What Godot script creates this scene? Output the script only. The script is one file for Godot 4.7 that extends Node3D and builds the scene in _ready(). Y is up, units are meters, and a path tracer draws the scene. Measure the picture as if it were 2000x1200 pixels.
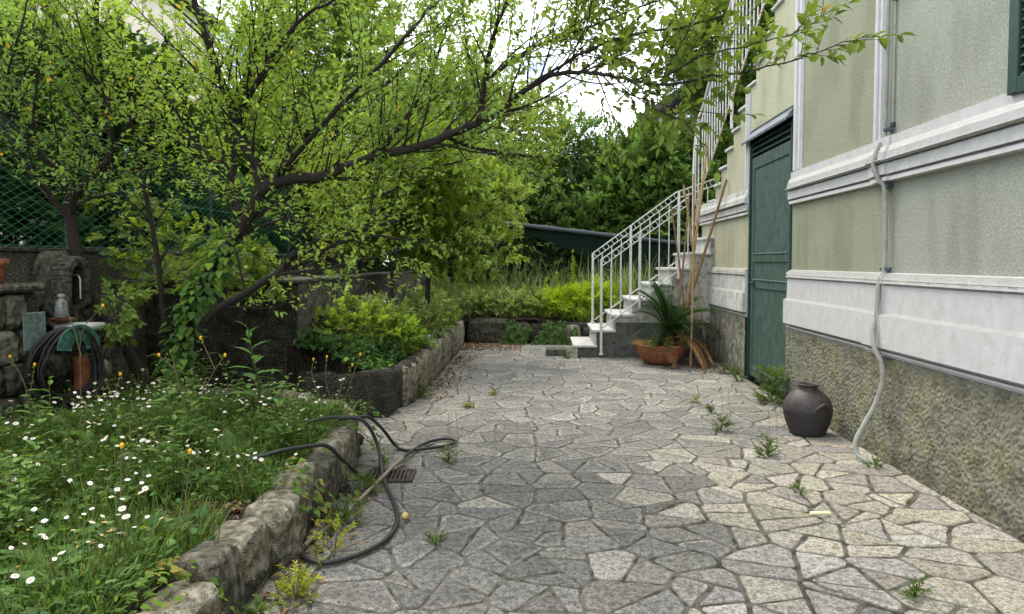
extends Node3D
# A paved garden yard beside a green plastered house: beds, plum trees, outdoor stair.

var rng := RandomNumberGenerator.new()
var names := {}
var mat := {}
var tex := {}


# ------------------------------------------------------------------ mesh builder
class MB:
	var v := PackedVector3Array()
	var n := PackedVector3Array()
	var c := PackedColorArray()
	var u := PackedVector2Array()
	var ix := PackedInt32Array()
	var col := Color.WHITE

	func vert(p: Vector3, nn := Vector3.UP, uv := Vector2.ZERO) -> int:
		v.append(p)
		n.append(nn)
		c.append(col)
		u.append(uv)
		return v.size() - 1

	func tri(a: int, b: int, d: int) -> void:
		var g := (v[b] - v[a]).cross(v[d] - v[a])
		if g.dot(n[a] + n[b] + n[d]) > 0.0:
			ix.append_array([a, d, b])
		else:
			ix.append_array([a, b, d])

	func quad(a: int, b: int, d: int, e: int) -> void:
		tri(a, b, d)
		tri(a, d, e)

	func flat(pts: Array, away: Vector3) -> void:
		var nn := Vector3.ZERO
		for i in range(1, pts.size() - 1):
			nn += (pts[i] - pts[0]).cross(pts[i + 1] - pts[0])
		if nn.length() < 1e-12:
			return
		nn = nn.normalized()
		if nn.dot(pts[0] - away) < 0.0:
			nn = -nn
		var base := v.size()
		for p in pts:
			vert(p, nn)
		for i in range(1, pts.size() - 1):
			tri(base, base + i, base + i + 1)

	func box(at: Vector3, size: Vector3, bevel := 0.004, basis := Basis()) -> void:
		var h := size * 0.5
		var b: float = minf(bevel, minf(h.x, minf(h.y, h.z)) * 0.8)
		var k := func(sx: float, sy: float, sz: float, ax: int) -> Vector3:
			var q := Vector3(sx * h.x, sy * h.y, sz * h.z)
			for i in 3:
				if i != ax:
					q[i] -= signf(q[i]) * b
			return at + basis * q
		for s in [-1.0, 1.0]:
			flat([k.call(s, -1.0, -1.0, 0), k.call(s, 1.0, -1.0, 0), k.call(s, 1.0, 1.0, 0), k.call(s, -1.0, 1.0, 0)], at)
			flat([k.call(-1.0, s, -1.0, 1), k.call(1.0, s, -1.0, 1), k.call(1.0, s, 1.0, 1), k.call(-1.0, s, 1.0, 1)], at)
			flat([k.call(-1.0, -1.0, s, 2), k.call(1.0, -1.0, s, 2), k.call(1.0, 1.0, s, 2), k.call(-1.0, 1.0, s, 2)], at)
		if b <= 0.0:
			return
		for s in [-1.0, 1.0]:
			for t in [-1.0, 1.0]:
				flat([k.call(s, t, -1.0, 0), k.call(s, t, 1.0, 0), k.call(s, t, 1.0, 1), k.call(s, t, -1.0, 1)], at)
				flat([k.call(s, -1.0, t, 0), k.call(s, 1.0, t, 0), k.call(s, 1.0, t, 2), k.call(s, -1.0, t, 2)], at)
				flat([k.call(-1.0, s, t, 1), k.call(1.0, s, t, 1), k.call(1.0, s, t, 2), k.call(-1.0, s, t, 2)], at)
				for w in [-1.0, 1.0]:
					flat([k.call(s, t, w, 0), k.call(s, t, w, 1), k.call(s, t, w, 2)], at)

	func tube(pts: PackedVector3Array, r0: float, r1: float, sides := 8, caps := true, wob := 0.0) -> void:
		var m := pts.size()
		var t0 := (pts[1] - pts[0]).normalized()
		var side := t0.cross(Vector3.UP if absf(t0.y) < 0.9 else Vector3.RIGHT).normalized()
		var first := v.size()
		var len := 0.0
		for i in m:
			var t: Vector3 = (pts[mini(i + 1, m - 1)] - pts[maxi(i - 1, 0)]).normalized()
			side = (side - t * side.dot(t)).normalized()
			var other := t.cross(side)
			if i > 0:
				len += pts[i].distance_to(pts[i - 1])
			var r := lerpf(r0, r1, float(i) / (m - 1))
			if wob > 0.0:
				r *= 1.0 + wob * sin(i * 2.3 + len * 17.0)
			for k in sides + 1:
				var a := TAU * k / sides
				var d := side * cos(a) + other * sin(a)
				vert(pts[i] + d * r, d, Vector2(float(k) / sides * r0 * 6.28, len))
		for i in m - 1:
			for k in sides:
				var a := first + i * (sides + 1) + k
				quad(a, a + 1, a + sides + 2, a + sides + 1)
		if caps:
			for e in [0, m - 1]:
				var nn: Vector3 = (pts[0] - pts[1]).normalized() if e == 0 else (pts[m - 1] - pts[m - 2]).normalized()
				var ce := vert(pts[e], nn)
				var st := v.size()
				for k in sides + 1:
					vert(v[first + e * (sides + 1) + k], nn)
				for k in sides:
					tri(ce, st + k, st + k + 1)

	func lathe(prof: PackedVector2Array, sides := 28, at := Vector3.ZERO, basis := Basis()) -> void:
		var first := v.size()
		var m := prof.size()
		for i in m:
			var d: Vector2 = prof[mini(i + 1, m - 1)] - prof[maxi(i - 1, 0)]
			var nr := Vector2(d.y, -d.x).normalized()
			for k in sides + 1:
				var a := TAU * k / sides
				var o := Vector3(cos(a), 0, sin(a))
				vert(at + basis * (o * prof[i].x + Vector3.UP * prof[i].y), basis * (o * nr.x + Vector3.UP * nr.y).normalized(), Vector2(float(k) / sides, prof[i].y))
		for i in m - 1:
			for k in sides:
				var a := first + i * (sides + 1) + k
				quad(a, a + 1, a + sides + 2, a + sides + 1)

	func extrude_x(poly: PackedVector2Array, x0: float, x1: float) -> void: # poly in (z, y)
		var idx := Geometry2D.triangulate_polygon(poly)
		for s in [[x0, Vector3.LEFT], [x1, Vector3.RIGHT]]:
			var b := v.size()
			for p in poly:
				vert(Vector3(s[0], p.y, p.x), s[1])
			for i in range(0, idx.size(), 3):
				tri(b + idx[i], b + idx[i + 1], b + idx[i + 2])
		var cw := Geometry2D.is_polygon_clockwise(poly)
		for i in poly.size():
			var p := poly[i]
			var q := poly[(i + 1) % poly.size()]
			var d := (q - p).normalized()
			var o := Vector2(d.y, -d.x) * (-1.0 if cw else 1.0)
			var nn := Vector3(0, o.y, o.x)
			var b := vert(Vector3(x0, p.y, p.x), nn)
			vert(Vector3(x1, p.y, p.x), nn)
			vert(Vector3(x1, q.y, q.x), nn)
			vert(Vector3(x0, q.y, q.x), nn)
			quad(b, b + 1, b + 2, b + 3)

	func leaf(at: Vector3, b: Basis, l: float, w: float, fold := 0.25, curl := 0.25) -> void: # x along, z across, y up
		var s := [0.0, 0.32, 0.66, 1.0]
		var ww := [0.0, 0.95, 0.8, 0.0]
		var i0 := v.size()
		for i in 4:
			var mid := Vector3(s[i] * l, -curl * l * s[i] * s[i], 0)
			vert(at + b * mid, b.y)
			if i == 1 or i == 2:
				vert(at + b * (mid + Vector3(0, fold * w * ww[i] * 0.5, w * ww[i] * 0.5)), b.y)
				vert(at + b * (mid + Vector3(0, fold * w * ww[i] * 0.5, -w * ww[i] * 0.5)), b.y)
		# 0 base, 1 mid, 2 L, 3 R, 4 mid, 5 L, 6 R, 7 tip
		ix.append_array([i0, i0 + 1, i0 + 2, i0, i0 + 3, i0 + 1, i0 + 1, i0 + 4, i0 + 5, i0 + 1, i0 + 5, i0 + 2, i0 + 1, i0 + 3, i0 + 6, i0 + 1, i0 + 6, i0 + 4, i0 + 4, i0 + 7, i0 + 5, i0 + 4, i0 + 6, i0 + 7])

	func blade(at: Vector3, dir: Vector3, l: float, w: float, droop: float, segs := 3) -> void:
		var side := dir.cross(Vector3.UP)
		side = Vector3.RIGHT if side.length() < 0.05 else side.normalized()
		var p := at
		var d := dir.normalized()
		var prev := -1
		for i in segs + 1:
			var t := float(i) / segs
			var hw := w * 0.5 * (1.0 - t * t)
			if i == segs:
				var k := vert(p, Vector3.UP)
				ix.append_array([prev, prev + 1, k])
			else:
				var k := vert(p - side * hw, Vector3.UP)
				vert(p + side * hw, Vector3.UP)
				if prev >= 0:
					ix.append_array([prev, prev + 1, k + 1, prev, k + 1, k])
				prev = k
			p += d * l / segs
			d = (d + Vector3(d.x, -0.3, d.z) * droop).normalized()

	func mesh(smooth := true) -> ArrayMesh:
		var a := []
		a.resize(Mesh.ARRAY_MAX)
		a[Mesh.ARRAY_VERTEX] = v
		if smooth:
			a[Mesh.ARRAY_NORMAL] = n
		a[Mesh.ARRAY_COLOR] = c
		a[Mesh.ARRAY_TEX_UV] = u
		a[Mesh.ARRAY_INDEX] = ix
		var m := ArrayMesh.new()
		m.add_surface_from_arrays(Mesh.PRIMITIVE_TRIANGLES, a)
		return m


# ------------------------------------------------------------------ scene helpers
func numbered(called: String) -> String:
	if not names.has(called):
		names[called] = 0
		return called
	names[called] += 1
	return "%s_%03d" % [called, names[called]]


func tag(o: Node, label: String, category := "", group := "") -> void:
	if label:
		o.set_meta("label", label)
	if category:
		o.set_meta("category", category)
	if group:
		o.set_meta("group", group)


func thing(called: String, label: String, category: String, at := Vector3.ZERO, turn := 0.0, group := "") -> Node3D:
	var o := Node3D.new()
	o.name = numbered(called)
	add_child(o)
	o.position = at
	o.rotation.y = turn
	tag(o, label, category, group)
	return o


func put(called: String, m: Mesh, material: Material, parent: Node = null, at := Vector3.ZERO) -> MeshInstance3D:
	var o := MeshInstance3D.new()
	o.mesh = m
	o.material_override = material
	o.name = numbered(called) if parent == null else called
	if parent == null:
		add_child(o)
	else:
		parent.add_child(o, true)
	o.position = at
	return o


func structure(o: Node) -> Node:
	o.set_meta("kind", "structure")
	return o


func stuff(o: Node, label := "", category := "") -> Node:
	o.set_meta("kind", "stuff")
	tag(o, label, category)
	return o


func dup(o: Node3D, called: String, at: Vector3, turn: float, size: float, label: String, group := "") -> Node3D:
	var r: Node3D = o.duplicate()
	r.name = numbered(called)
	add_child(r)
	r.position = at
	r.rotation = Vector3(0, turn, 0)
	r.scale = Vector3.ONE * size
	tag(r, label, "", group)
	return r


func many(called: String, m: Mesh, material: Material, xf: Array, cols: Array, parent: Node = null) -> MultiMeshInstance3D:
	var mm := MultiMesh.new()
	mm.transform_format = MultiMesh.TRANSFORM_3D
	mm.use_colors = true
	mm.mesh = m
	mm.instance_count = xf.size()
	for i in xf.size():
		mm.set_instance_transform(i, xf[i])
		mm.set_instance_color(i, cols[i])
	var o := MultiMeshInstance3D.new()
	o.multimesh = mm
	o.material_override = material
	o.name = numbered(called) if parent == null else called
	if parent == null:
		add_child(o)
	else:
		parent.add_child(o, true)
		o.set_meta("kind", "stuff")
	return o


func lin(r: float, g: float, b: float, a := 1.0) -> Color:
	var k := Color(r, g, b).linear_to_srgb()
	k.a = a
	return k


func noise_tex(seed_: int, freq: float, lo: Color, hi: Color, size := 512, type := FastNoiseLite.TYPE_SIMPLEX_SMOOTH, octaves := 4, mid := -1.0) -> NoiseTexture2D:
	var f := FastNoiseLite.new()
	f.seed = seed_
	f.noise_type = type
	f.frequency = freq
	f.fractal_octaves = octaves
	var g := Gradient.new()
	g.set_color(0, lo)
	g.set_color(1, hi)
	if mid > 0.0:
		g.set_offset(0, mid - 0.16)
		g.set_offset(1, mid + 0.16)
	var t := NoiseTexture2D.new()
	t.width = size
	t.height = size
	t.seamless = true
	t.noise = f
	t.color_ramp = g
	return t


func height_tex(seed_: int, freq: float, size := 512, type := FastNoiseLite.TYPE_SIMPLEX_SMOOTH, octaves := 4) -> NoiseTexture2D:
	return noise_tex(seed_, freq, Color.BLACK, Color.WHITE, size, type, octaves)


func material(called: String, albedo: Color, rough := 0.85) -> StandardMaterial3D:
	var m := StandardMaterial3D.new()
	m.resource_name = called
	m.albedo_color = albedo
	m.roughness = rough
	m.metallic_specular = 0.4
	mat[called] = m
	return m


func tri_map(m: StandardMaterial3D, albedo: Texture2D, relief: Texture2D, scale: float, depth: float, world := true) -> StandardMaterial3D:
	m.uv1_triplanar = true
	m.uv1_world_triplanar = world
	m.uv1_scale = Vector3.ONE * scale
	m.albedo_texture = albedo
	if relief:
		m.heightmap_enabled = true
		m.heightmap_texture = relief
		m.heightmap_scale = depth
	return m


func stains(m: StandardMaterial3D, t: Texture2D, scale: Vector3) -> StandardMaterial3D:
	m.detail_enabled = true
	m.detail_albedo = t
	m.detail_blend_mode = BaseMaterial3D.BLEND_MODE_MUL
	m.detail_uv_layer = BaseMaterial3D.DETAIL_UV_2
	m.uv2_triplanar = true
	m.uv2_world_triplanar = true
	m.uv2_scale = scale
	return m


func leafy(called: String, back := 0.5, rough := 0.5) -> StandardMaterial3D:
	var m := material(called, Color.WHITE, rough)
	m.vertex_color_use_as_albedo = true
	m.cull_mode = BaseMaterial3D.CULL_DISABLED
	m.metallic_specular = 0.25
	m.backlight_enabled = true
	m.backlight = lin(back, back * 0.98, back * 0.45)
	return m


func smooth_path(p: PackedVector3Array, per := 4) -> PackedVector3Array:
	var out := PackedVector3Array()
	for i in p.size() - 1:
		var a := p[maxi(i - 1, 0)]
		var d := p[mini(i + 2, p.size() - 1)]
		for k in per:
			out.append(p[i].cubic_interpolate(p[i + 1], a, d, float(k) / per))
	out.append(p[p.size() - 1])
	return out


func rv() -> Vector3:
	return Vector3(rng.randfn(), rng.randfn(), rng.randfn()).normalized()


func rr(a: float, b: float) -> float:
	return rng.randf_range(a, b)


func basis_along(x: Vector3, up: Vector3) -> Basis:
	x = x.normalized()
	var z := x.cross(up)
	z = x.cross(Vector3(0.3, 0.2, 0.9)).normalized() if z.length() < 1e-3 else z.normalized()
	return Basis(x, z.cross(x).normalized(), z)


func rock(size: Vector3, power := 4.0, rough := 0.1, n := 4) -> ArrayMesh:
	# an irregular stone: a rounded box with knocked-off corners, base at y = 0
	var f := FastNoiseLite.new()
	f.seed = rng.randi() % 10000
	f.frequency = 1.1
	var mb := MB.new()
	var pts := {}
	var axes := [Vector3.RIGHT, Vector3.LEFT, Vector3.UP, Vector3.DOWN, Vector3.BACK, Vector3.FORWARD]
	var shape := func(d: Vector3) -> Vector3:
		var q := d.abs()
		var k := pow(pow(q.x, power) + pow(q.y, power) + pow(q.z, power), -1.0 / power)
		var r: float = k * (1.0 + rough * 2.0 * f.get_noise_3dv(d * 1.3) + rough * f.get_noise_3dv(d * 4.0))
		return d * r * size * 0.5 + Vector3(0, size.y * 0.5, 0)
	for ax in axes:
		var s := Vector3(ax.y, ax.z, ax.x)
		var t: Vector3 = ax.cross(s)
		var b := mb.v.size()
		for i in n + 1:
			for j in n + 1:
				var d: Vector3 = (ax + s * (2.0 * i / n - 1.0) + t * (2.0 * j / n - 1.0)).normalized()
				var e := 0.06
				var p0: Vector3 = shape.call(d)
				var p1: Vector3 = shape.call((d + s * e).normalized())
				var p2: Vector3 = shape.call((d + t * e).normalized())
				var nn := (p1 - p0).cross(p2 - p0).normalized()
				if nn.dot(d) < 0.0:
					nn = -nn
				mb.vert(p0, nn)
		for i in n:
			for j in n:
				var a := b + i * (n + 1) + j
				mb.quad(a, a + 1, a + n + 2, a + n + 1)
	return mb.mesh()


func sprig(count: int, l: float, w: float, twig: float, spread := 0.9, droop := 0.2, wood := true) -> ArrayMesh:
	var mb := MB.new()
	if wood:
		mb.col = Color(0.8, 0.55, 0.5)
		mb.tube(PackedVector3Array([Vector3.ZERO, Vector3(twig * 0.5, 0.01, 0), Vector3(twig, -0.01, 0)]), 0.003, 0.001, 3, false)
	for i in count:
		var t := (i + 0.5) / count
		var a := i * 2.4 + rr(-0.5, 0.5)
		var d := Vector3(0.55 + t * 0.5, 0.25 + 0.5 * cos(a) * spread, spread * sin(a)).normalized()
		var g := rr(0.75, 1.2)
		mb.col = Color(g * rr(0.9, 1.1), g, g * rr(0.7, 1.1))
		mb.leaf(Vector3(t * twig, 0, 0), basis_along(d, (Vector3.UP + rv() * 0.5).normalized()), l * rr(0.75, 1.15), w * rr(0.8, 1.15), rr(0.1, 0.5), rr(0.0, 0.4) + droop)
	return mb.mesh(false)


func patch(x0: float, x1: float, z0: float, z1: float, step: float, h: Callable) -> ArrayMesh:
	var mb := MB.new()
	var nx := maxi(1, int(ceil((x1 - x0) / step)))
	var nz := maxi(1, int(ceil((z1 - z0) / step)))
	for i in nx + 1:
		for j in nz + 1:
			var x := lerpf(x0, x1, float(i) / nx)
			var z := lerpf(z0, z1, float(j) / nz)
			var e := step * 0.5
			var y: float = h.call(x, z)
			var hx: float = h.call(x + e, z)
			var hz: float = h.call(x, z + e)
			mb.vert(Vector3(x, y, z), Vector3(y - hx, e, y - hz).normalized())
	for i in nx:
		for j in nz:
			var a := i * (nz + 1) + j
			mb.quad(a, a + 1, a + nz + 2, a + nz + 1)
	return mb.mesh()


func resample(path: PackedVector2Array, step: float) -> Array: # [[point, tangent], ...] along a plan line in (x, z)
	var out := []
	var d := 0.0
	for i in path.size() - 1:
		var a := path[i]
		var b := path[i + 1]
		var l := a.distance_to(b)
		while d < l:
			out.append([a.lerp(b, d / l), (b - a) / l])
			d += step
		d -= l
	return out


func _ready() -> void:
	rng.seed = 20240611
	# ---- camera
	var cam := Camera3D.new()
	cam.name = "camera"
	add_child(cam)
	cam.position = Vector3(0, 1.4, 0)
	cam.rotation = Vector3(-0.04177, 0.04773, 0)
	cam.set_frustum(0.05 * 1200.0 / 1340.0, Vector2(0, -0.05 * 32.0 / 1340.0), 0.05, 600.0)
	cam.current = true
	# ---- sky and light: bright broken overcast
	var env := Environment.new()
	env.background_mode = Environment.BG_SKY
	var sky := Sky.new()
	var pano := PanoramaSkyMaterial.new()
	pano.panorama = cloudy_sky()
	pano.energy_multiplier = 1.0
	sky.sky_material = pano
	env.sky = sky
	env.tonemap_mode = Environment.TONE_MAPPER_LINEAR
	env.tonemap_exposure = 3.6
	env.sdfgi_enabled = true
	env.ssao_enabled = true
	env.ssil_enabled = true
	var we := WorldEnvironment.new()
	we.name = "world_environment"
	we.environment = env
	add_child(we)
	var sun := DirectionalLight3D.new()
	sun.name = "sun"
	sun.light_energy = 0.32
	sun.light_color = Color(1.0, 0.96, 0.88)
	sun.light_angular_distance = 24.0
	sun.shadow_enabled = true
	add_child(sun)
	sun.look_at_from_position(Vector3(-3.2, 9.0, -4.2), Vector3.ZERO, Vector3.UP)
	# ---- everything else
	make_materials()
	build_ground()
	build_paving()
	build_beds()
	build_left_wall()
	build_house()
	build_stairs()
	build_back_fence()
	build_far_buildings()
	build_fountain_corner()
	build_yard_things()
	build_planter()
	build_bamboo()
	build_hose()
	build_plum_trees()
	build_small_trees()
	build_background_trees()
	build_shrubs()
	build_bed_plants()
	build_back_weeds()
	build_paving_weeds()
	build_litter()


func cloudy_sky() -> ImageTexture:
	var f := FastNoiseLite.new()
	f.seed = 5
	f.frequency = 1.3
	f.fractal_octaves = 5
	var w := 512
	var h := 256
	var im := Image.create(w, h, false, Image.FORMAT_RGBF)
	for y in h:
		var up := PI * (0.5 - (y + 0.5) / h)
		for x in w:
			var a := TAU * (x + 0.5) / w
			var d := Vector3(cos(up) * cos(a), sin(up), cos(up) * sin(a))
			var q := d / maxf(0.25, absf(d.y) + 0.15)
			var k := f.get_noise_3d(q.x, q.y, q.z)
			var cover := smoothstep(-0.42, -0.06, k)
			var lum := 0.86 + 0.3 * f.get_noise_3d(q.x * 1.7 + 9.0, q.y, q.z * 1.7)
			var c := Color(0.13, 0.24, 0.52).lerp(Color(0.97, 0.985, 1.04) * lum, cover)
			c = c.lerp(Color(0.88, 0.91, 0.96), smoothstep(0.25, 0.0, d.y) * 0.6)
			im.set_pixel(x, y, c)
	return ImageTexture.create_from_image(im)


func make_materials() -> void:
	var speck := noise_tex(11, 0.05, Color(0.8, 0.8, 0.8), Color.WHITE, 512, FastNoiseLite.TYPE_SIMPLEX_SMOOTH, 5)
	var speck_h := height_tex(12, 0.08, 512, FastNoiseLite.TYPE_SIMPLEX_SMOOTH, 5)
	var blotch := noise_tex(13, 0.012, Color(0.74, 0.74, 0.73), Color.WHITE, 512, FastNoiseLite.TYPE_SIMPLEX_SMOOTH, 5, 0.5)
	var streak := noise_tex(14, 0.009, Color(0.91, 0.915, 0.90), Color.WHITE, 512, FastNoiseLite.TYPE_SIMPLEX_SMOOTH, 4, 0.42)
	var dirt := noise_tex(15, 0.014, Color(0.76, 0.76, 0.73), Color.WHITE, 512, FastNoiseLite.TYPE_SIMPLEX_SMOOTH, 6, 0.36)
	var grit := noise_tex(16, 0.14, Color(0.66, 0.66, 0.65), Color.WHITE, 512, FastNoiseLite.TYPE_SIMPLEX_SMOOTH, 3, 0.5)
	var grit_h := height_tex(17, 0.11, 512, FastNoiseLite.TYPE_SIMPLEX_SMOOTH, 4)
	var moss := noise_tex(18, 0.02, Color(0.62, 0.63, 0.53), Color.WHITE, 512, FastNoiseLite.TYPE_SIMPLEX_SMOOTH, 6, 0.42)
	var bark_t := noise_tex(19, 0.045, Color(0.4, 0.38, 0.36), Color.WHITE, 512, FastNoiseLite.TYPE_SIMPLEX_SMOOTH, 5)
	tex = {"speck": speck, "speck_h": speck_h, "blotch": blotch, "streak": streak, "dirt": dirt, "grit": grit, "grit_h": grit_h, "moss": moss}
	# house
	for p in [["green_plaster", lin(0.36, 0.37, 0.25)], ["olive_plaster", lin(0.315, 0.33, 0.225)], ["grey_plaster", lin(0.35, 0.37, 0.305)], ["pale_plaster", lin(0.47, 0.47, 0.32)]]:
		stains(tri_map(material(p[0], p[1], 0.92), speck, speck_h, 1.6, 0.22), streak, Vector3(0.4, 0.15, 0.4))
	stains(tri_map(material("white_paint", lin(0.53, 0.53, 0.525), 0.8), noise_tex(21, 0.02, Color(0.93, 0.93, 0.92), Color.WHITE), speck_h, 0.8, 0.12), noise_tex(22, 0.02, Color(0.965, 0.965, 0.955), Color.WHITE, 512, FastNoiseLite.TYPE_SIMPLEX_SMOOTH, 5, 0.3), Vector3(0.9, 0.5, 0.9))
	stains(tri_map(material("worn_white_paint", lin(0.53, 0.53, 0.50), 0.85), noise_tex(28, 0.016, Color(0.84, 0.84, 0.81), Color.WHITE, 512, FastNoiseLite.TYPE_SIMPLEX_SMOOTH, 6, 0.3), speck_h, 0.8, 0.3), streak, Vector3(1.2, 0.4, 1.2))
	var rc := tri_map(material("roughcast", Color.WHITE, 0.95), grit, grit_h, 2.2, 0.25)
	rc.vertex_color_use_as_albedo = true
	stains(rc, dirt, Vector3(0.8, 0.8, 0.8))
	stains(tri_map(material("green_paint", lin(0.078, 0.125, 0.105), 0.5), noise_tex(23, 0.015, Color(0.78, 0.8, 0.8), Color.WHITE), speck_h, 0.9, 0.06), streak, Vector3(1.5, 0.5, 1.5))
	tri_map(material("dark_green_paint", lin(0.02, 0.058, 0.045), 0.5), noise_tex(24, 0.02, Color(0.8, 0.8, 0.8), Color.WHITE), null, 1.0, 0.0)
	material("dark_slot", lin(0.006, 0.008, 0.008), 0.9)
	tri_map(material("zinc", lin(0.13, 0.145, 0.17), 0.45), blotch, null, 1.5, 0.0).metallic = 0.3
	tri_map(material("conduit_grey", lin(0.34, 0.34, 0.295), 0.6), streak, null, 2.0, 0.0)
	tri_map(material("marble", lin(0.56, 0.56, 0.54), 0.55), noise_tex(27, 0.012, Color(0.84, 0.84, 0.82), Color.WHITE), speck_h, 0.7, 0.1)
	stains(tri_map(material("stair_plaster", lin(0.40, 0.395, 0.34), 0.9), dirt, speck_h, 1.1, 0.4), streak, Vector3(1, 0.5, 1))
	tri_map(material("dark_render", lin(0.115, 0.115, 0.10), 0.95), dirt, grit_h, 1.6, 1.2)
	tri_map(material("white_iron", lin(0.60, 0.60, 0.57), 0.5), noise_tex(25, 0.04, Color(0.62, 0.52, 0.42), Color.WHITE, 256, FastNoiseLite.TYPE_SIMPLEX_SMOOTH, 4, 0.22), null, 2.5, 0.0)
	tri_map(material("stained_iron", lin(0.52, 0.47, 0.39), 0.6), noise_tex(26, 0.04, Color(0.5, 0.36, 0.25), Color.WHITE, 256, FastNoiseLite.TYPE_SIMPLEX_SMOOTH, 4, 0.4), null, 2.5, 0.0)
	# stone and ground
	var ps := tri_map(material("paving_stone", Color.WHITE, 0.88), noise_tex(31, 0.05, Color(0.76, 0.76, 0.76), Color.WHITE, 1024, FastNoiseLite.TYPE_SIMPLEX_SMOOTH, 6, 0.45), height_tex(32, 0.03, 1024, FastNoiseLite.TYPE_SIMPLEX_SMOOTH, 6), 1.1, 0.5)
	ps.vertex_color_use_as_albedo = true
	stains(ps, noise_tex(33, 0.03, Color(0.78, 0.78, 0.77), Color.WHITE, 1024, FastNoiseLite.TYPE_SIMPLEX_SMOOTH, 6, 0.4), Vector3.ONE * 0.7)
	stains(tri_map(material("mortar", lin(0.19, 0.18, 0.15), 0.95), grit, grit_h, 2.5, 0.5), moss, Vector3.ONE * 0.9)
	var rk := tri_map(material("garden_stone", Color.WHITE, 0.92), dirt, grit_h, 1.6, 1.4)
	rk.vertex_color_use_as_albedo = true
	stains(rk, moss, Vector3.ONE * 1.7)
	for p in [["stone_a", lin(0.20, 0.185, 0.145)], ["stone_b", lin(0.145, 0.135, 0.108)], ["stone_c", lin(0.40, 0.365, 0.285)], ["stone_d", lin(0.105, 0.10, 0.082)]]:
		stains(tri_map(material(p[0], p[1], 0.93), blotch, grit_h, 1.8, 1.6), moss, Vector3.ONE * 1.6)
	stains(tri_map(material("wall_render", lin(0.215, 0.195, 0.155), 0.96), noise_tex(51, 0.075, Color(0.34, 0.34, 0.33), Color.WHITE, 512, FastNoiseLite.TYPE_SIMPLEX_SMOOTH, 3, 0.58), grit_h, 1.5, 2.0), moss, Vector3.ONE * 0.6)
	stains(tri_map(material("grey_render", lin(0.23, 0.215, 0.175), 0.96), noise_tex(52, 0.075, Color(0.45, 0.45, 0.44), Color.WHITE, 512, FastNoiseLite.TYPE_SIMPLEX_SMOOTH, 3, 0.55), grit_h, 1.6, 1.6), dirt, Vector3(0.7, 0.3, 0.7))
	stains(tri_map(material("soil", lin(0.06, 0.045, 0.03), 1.0), grit, grit_h, 1.4, 2.0), blotch, Vector3.ONE * 0.8)
	tri_map(material("meadow", lin(0.05, 0.075, 0.025), 1.0), blotch, grit_h, 0.7, 2.0)
	var bk := tri_map(material("bark", lin(0.085, 0.068, 0.055), 0.95), bark_t, height_tex(41, 0.07), 3.0, 1.6)
	bk.uv1_scale = Vector3(5, 1.8, 5)
	var ivb := tri_map(material("grey_bark", lin(0.11, 0.095, 0.08), 0.95), bark_t, height_tex(41, 0.07), 3.0, 1.0)
	ivb.uv1_scale = Vector3(4, 1.5, 4)
	# objects
	tri_map(material("terracotta", lin(0.34, 0.125, 0.06), 0.8), blotch, speck_h, 2.0, 0.1)
	stains(tri_map(material("dark_clay", lin(0.085, 0.070, 0.064), 0.55), speck, speck_h, 3.0, 0.15), blotch, Vector3.ONE * 2.0)
	tri_map(material("dark_clay_base", lin(0.042, 0.037, 0.037), 0.62), speck, speck_h, 3.0, 0.15)
	material("rubber", lin(0.022, 0.022, 0.023), 0.42)
	material("hose_worn", lin(0.21, 0.185, 0.12), 0.5)
	material("old_hose", lin(0.016, 0.014, 0.013), 0.6)
	tri_map(material("rust_iron", lin(0.075, 0.055, 0.045), 0.7), grit, grit_h, 3.0, 0.3)
	var bb := tri_map(material("bamboo", lin(0.52, 0.39, 0.21), 0.5), noise_tex(42, 0.03, Color(0.62, 0.55, 0.48), Color.WHITE), null, 3.0, 0.0)
	bb.uv1_scale = Vector3(9, 0.8, 9)
	var bd := tri_map(material("brown_bamboo", lin(0.37, 0.25, 0.125), 0.55), noise_tex(43, 0.03, Color(0.5, 0.45, 0.4), Color.WHITE), null, 3.0, 0.0)
	bd.uv1_scale = Vector3(9, 0.8, 9)
	material("wire_green", lin(0.05, 0.20, 0.13), 0.45)
	var sc := material("shade_cloth", lin(0.008, 0.017, 0.012), 1.0)
	sc.metallic_specular = 0.1
	sc.cull_mode = BaseMaterial3D.CULL_DISABLED
	material("dark_wire", lin(0.03, 0.05, 0.042), 0.6)
	tri_map(material("green_plastic", lin(0.055, 0.17, 0.115), 0.4), blotch, null, 3.0, 0.0)
	tri_map(material("faded_plastic", lin(0.14, 0.20, 0.175), 0.5), blotch, null, 3.0, 0.0)
	material("white_plastic", lin(0.62, 0.63, 0.62), 0.4)
	material("chalk", lin(0.74, 0.70, 0.42), 0.9)
	material("metal", lin(0.5, 0.49, 0.46), 0.35).metallic = 0.8
	material("petal", lin(0.74, 0.73, 0.73), 0.7).cull_mode = BaseMaterial3D.CULL_DISABLED
	material("petal_pink", lin(0.62, 0.40, 0.46), 0.7).cull_mode = BaseMaterial3D.CULL_DISABLED
	material("yolk", lin(0.72, 0.40, 0.02), 0.7)
	material("bud_green", lin(0.10, 0.14, 0.04), 0.7)
	material("plum_skin", lin(0.22, 0.30, 0.05), 0.35)
	material("plum_ripe", lin(0.45, 0.36, 0.12), 0.4)
	tri_map(material("cream_plaster", lin(0.62, 0.56, 0.44), 0.9), streak, null, 0.1, 0.0)
	material("roof_dark", lin(0.06, 0.055, 0.05), 0.9)
	leafy("leaf", 1.0, 0.5)
	leafy("leaf_thick", 0.6, 0.6).metallic_specular = 0.12
	leafy("leaf_dry", 0.25, 0.85)
	leafy("grass_blade", 0.75, 0.5)


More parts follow.
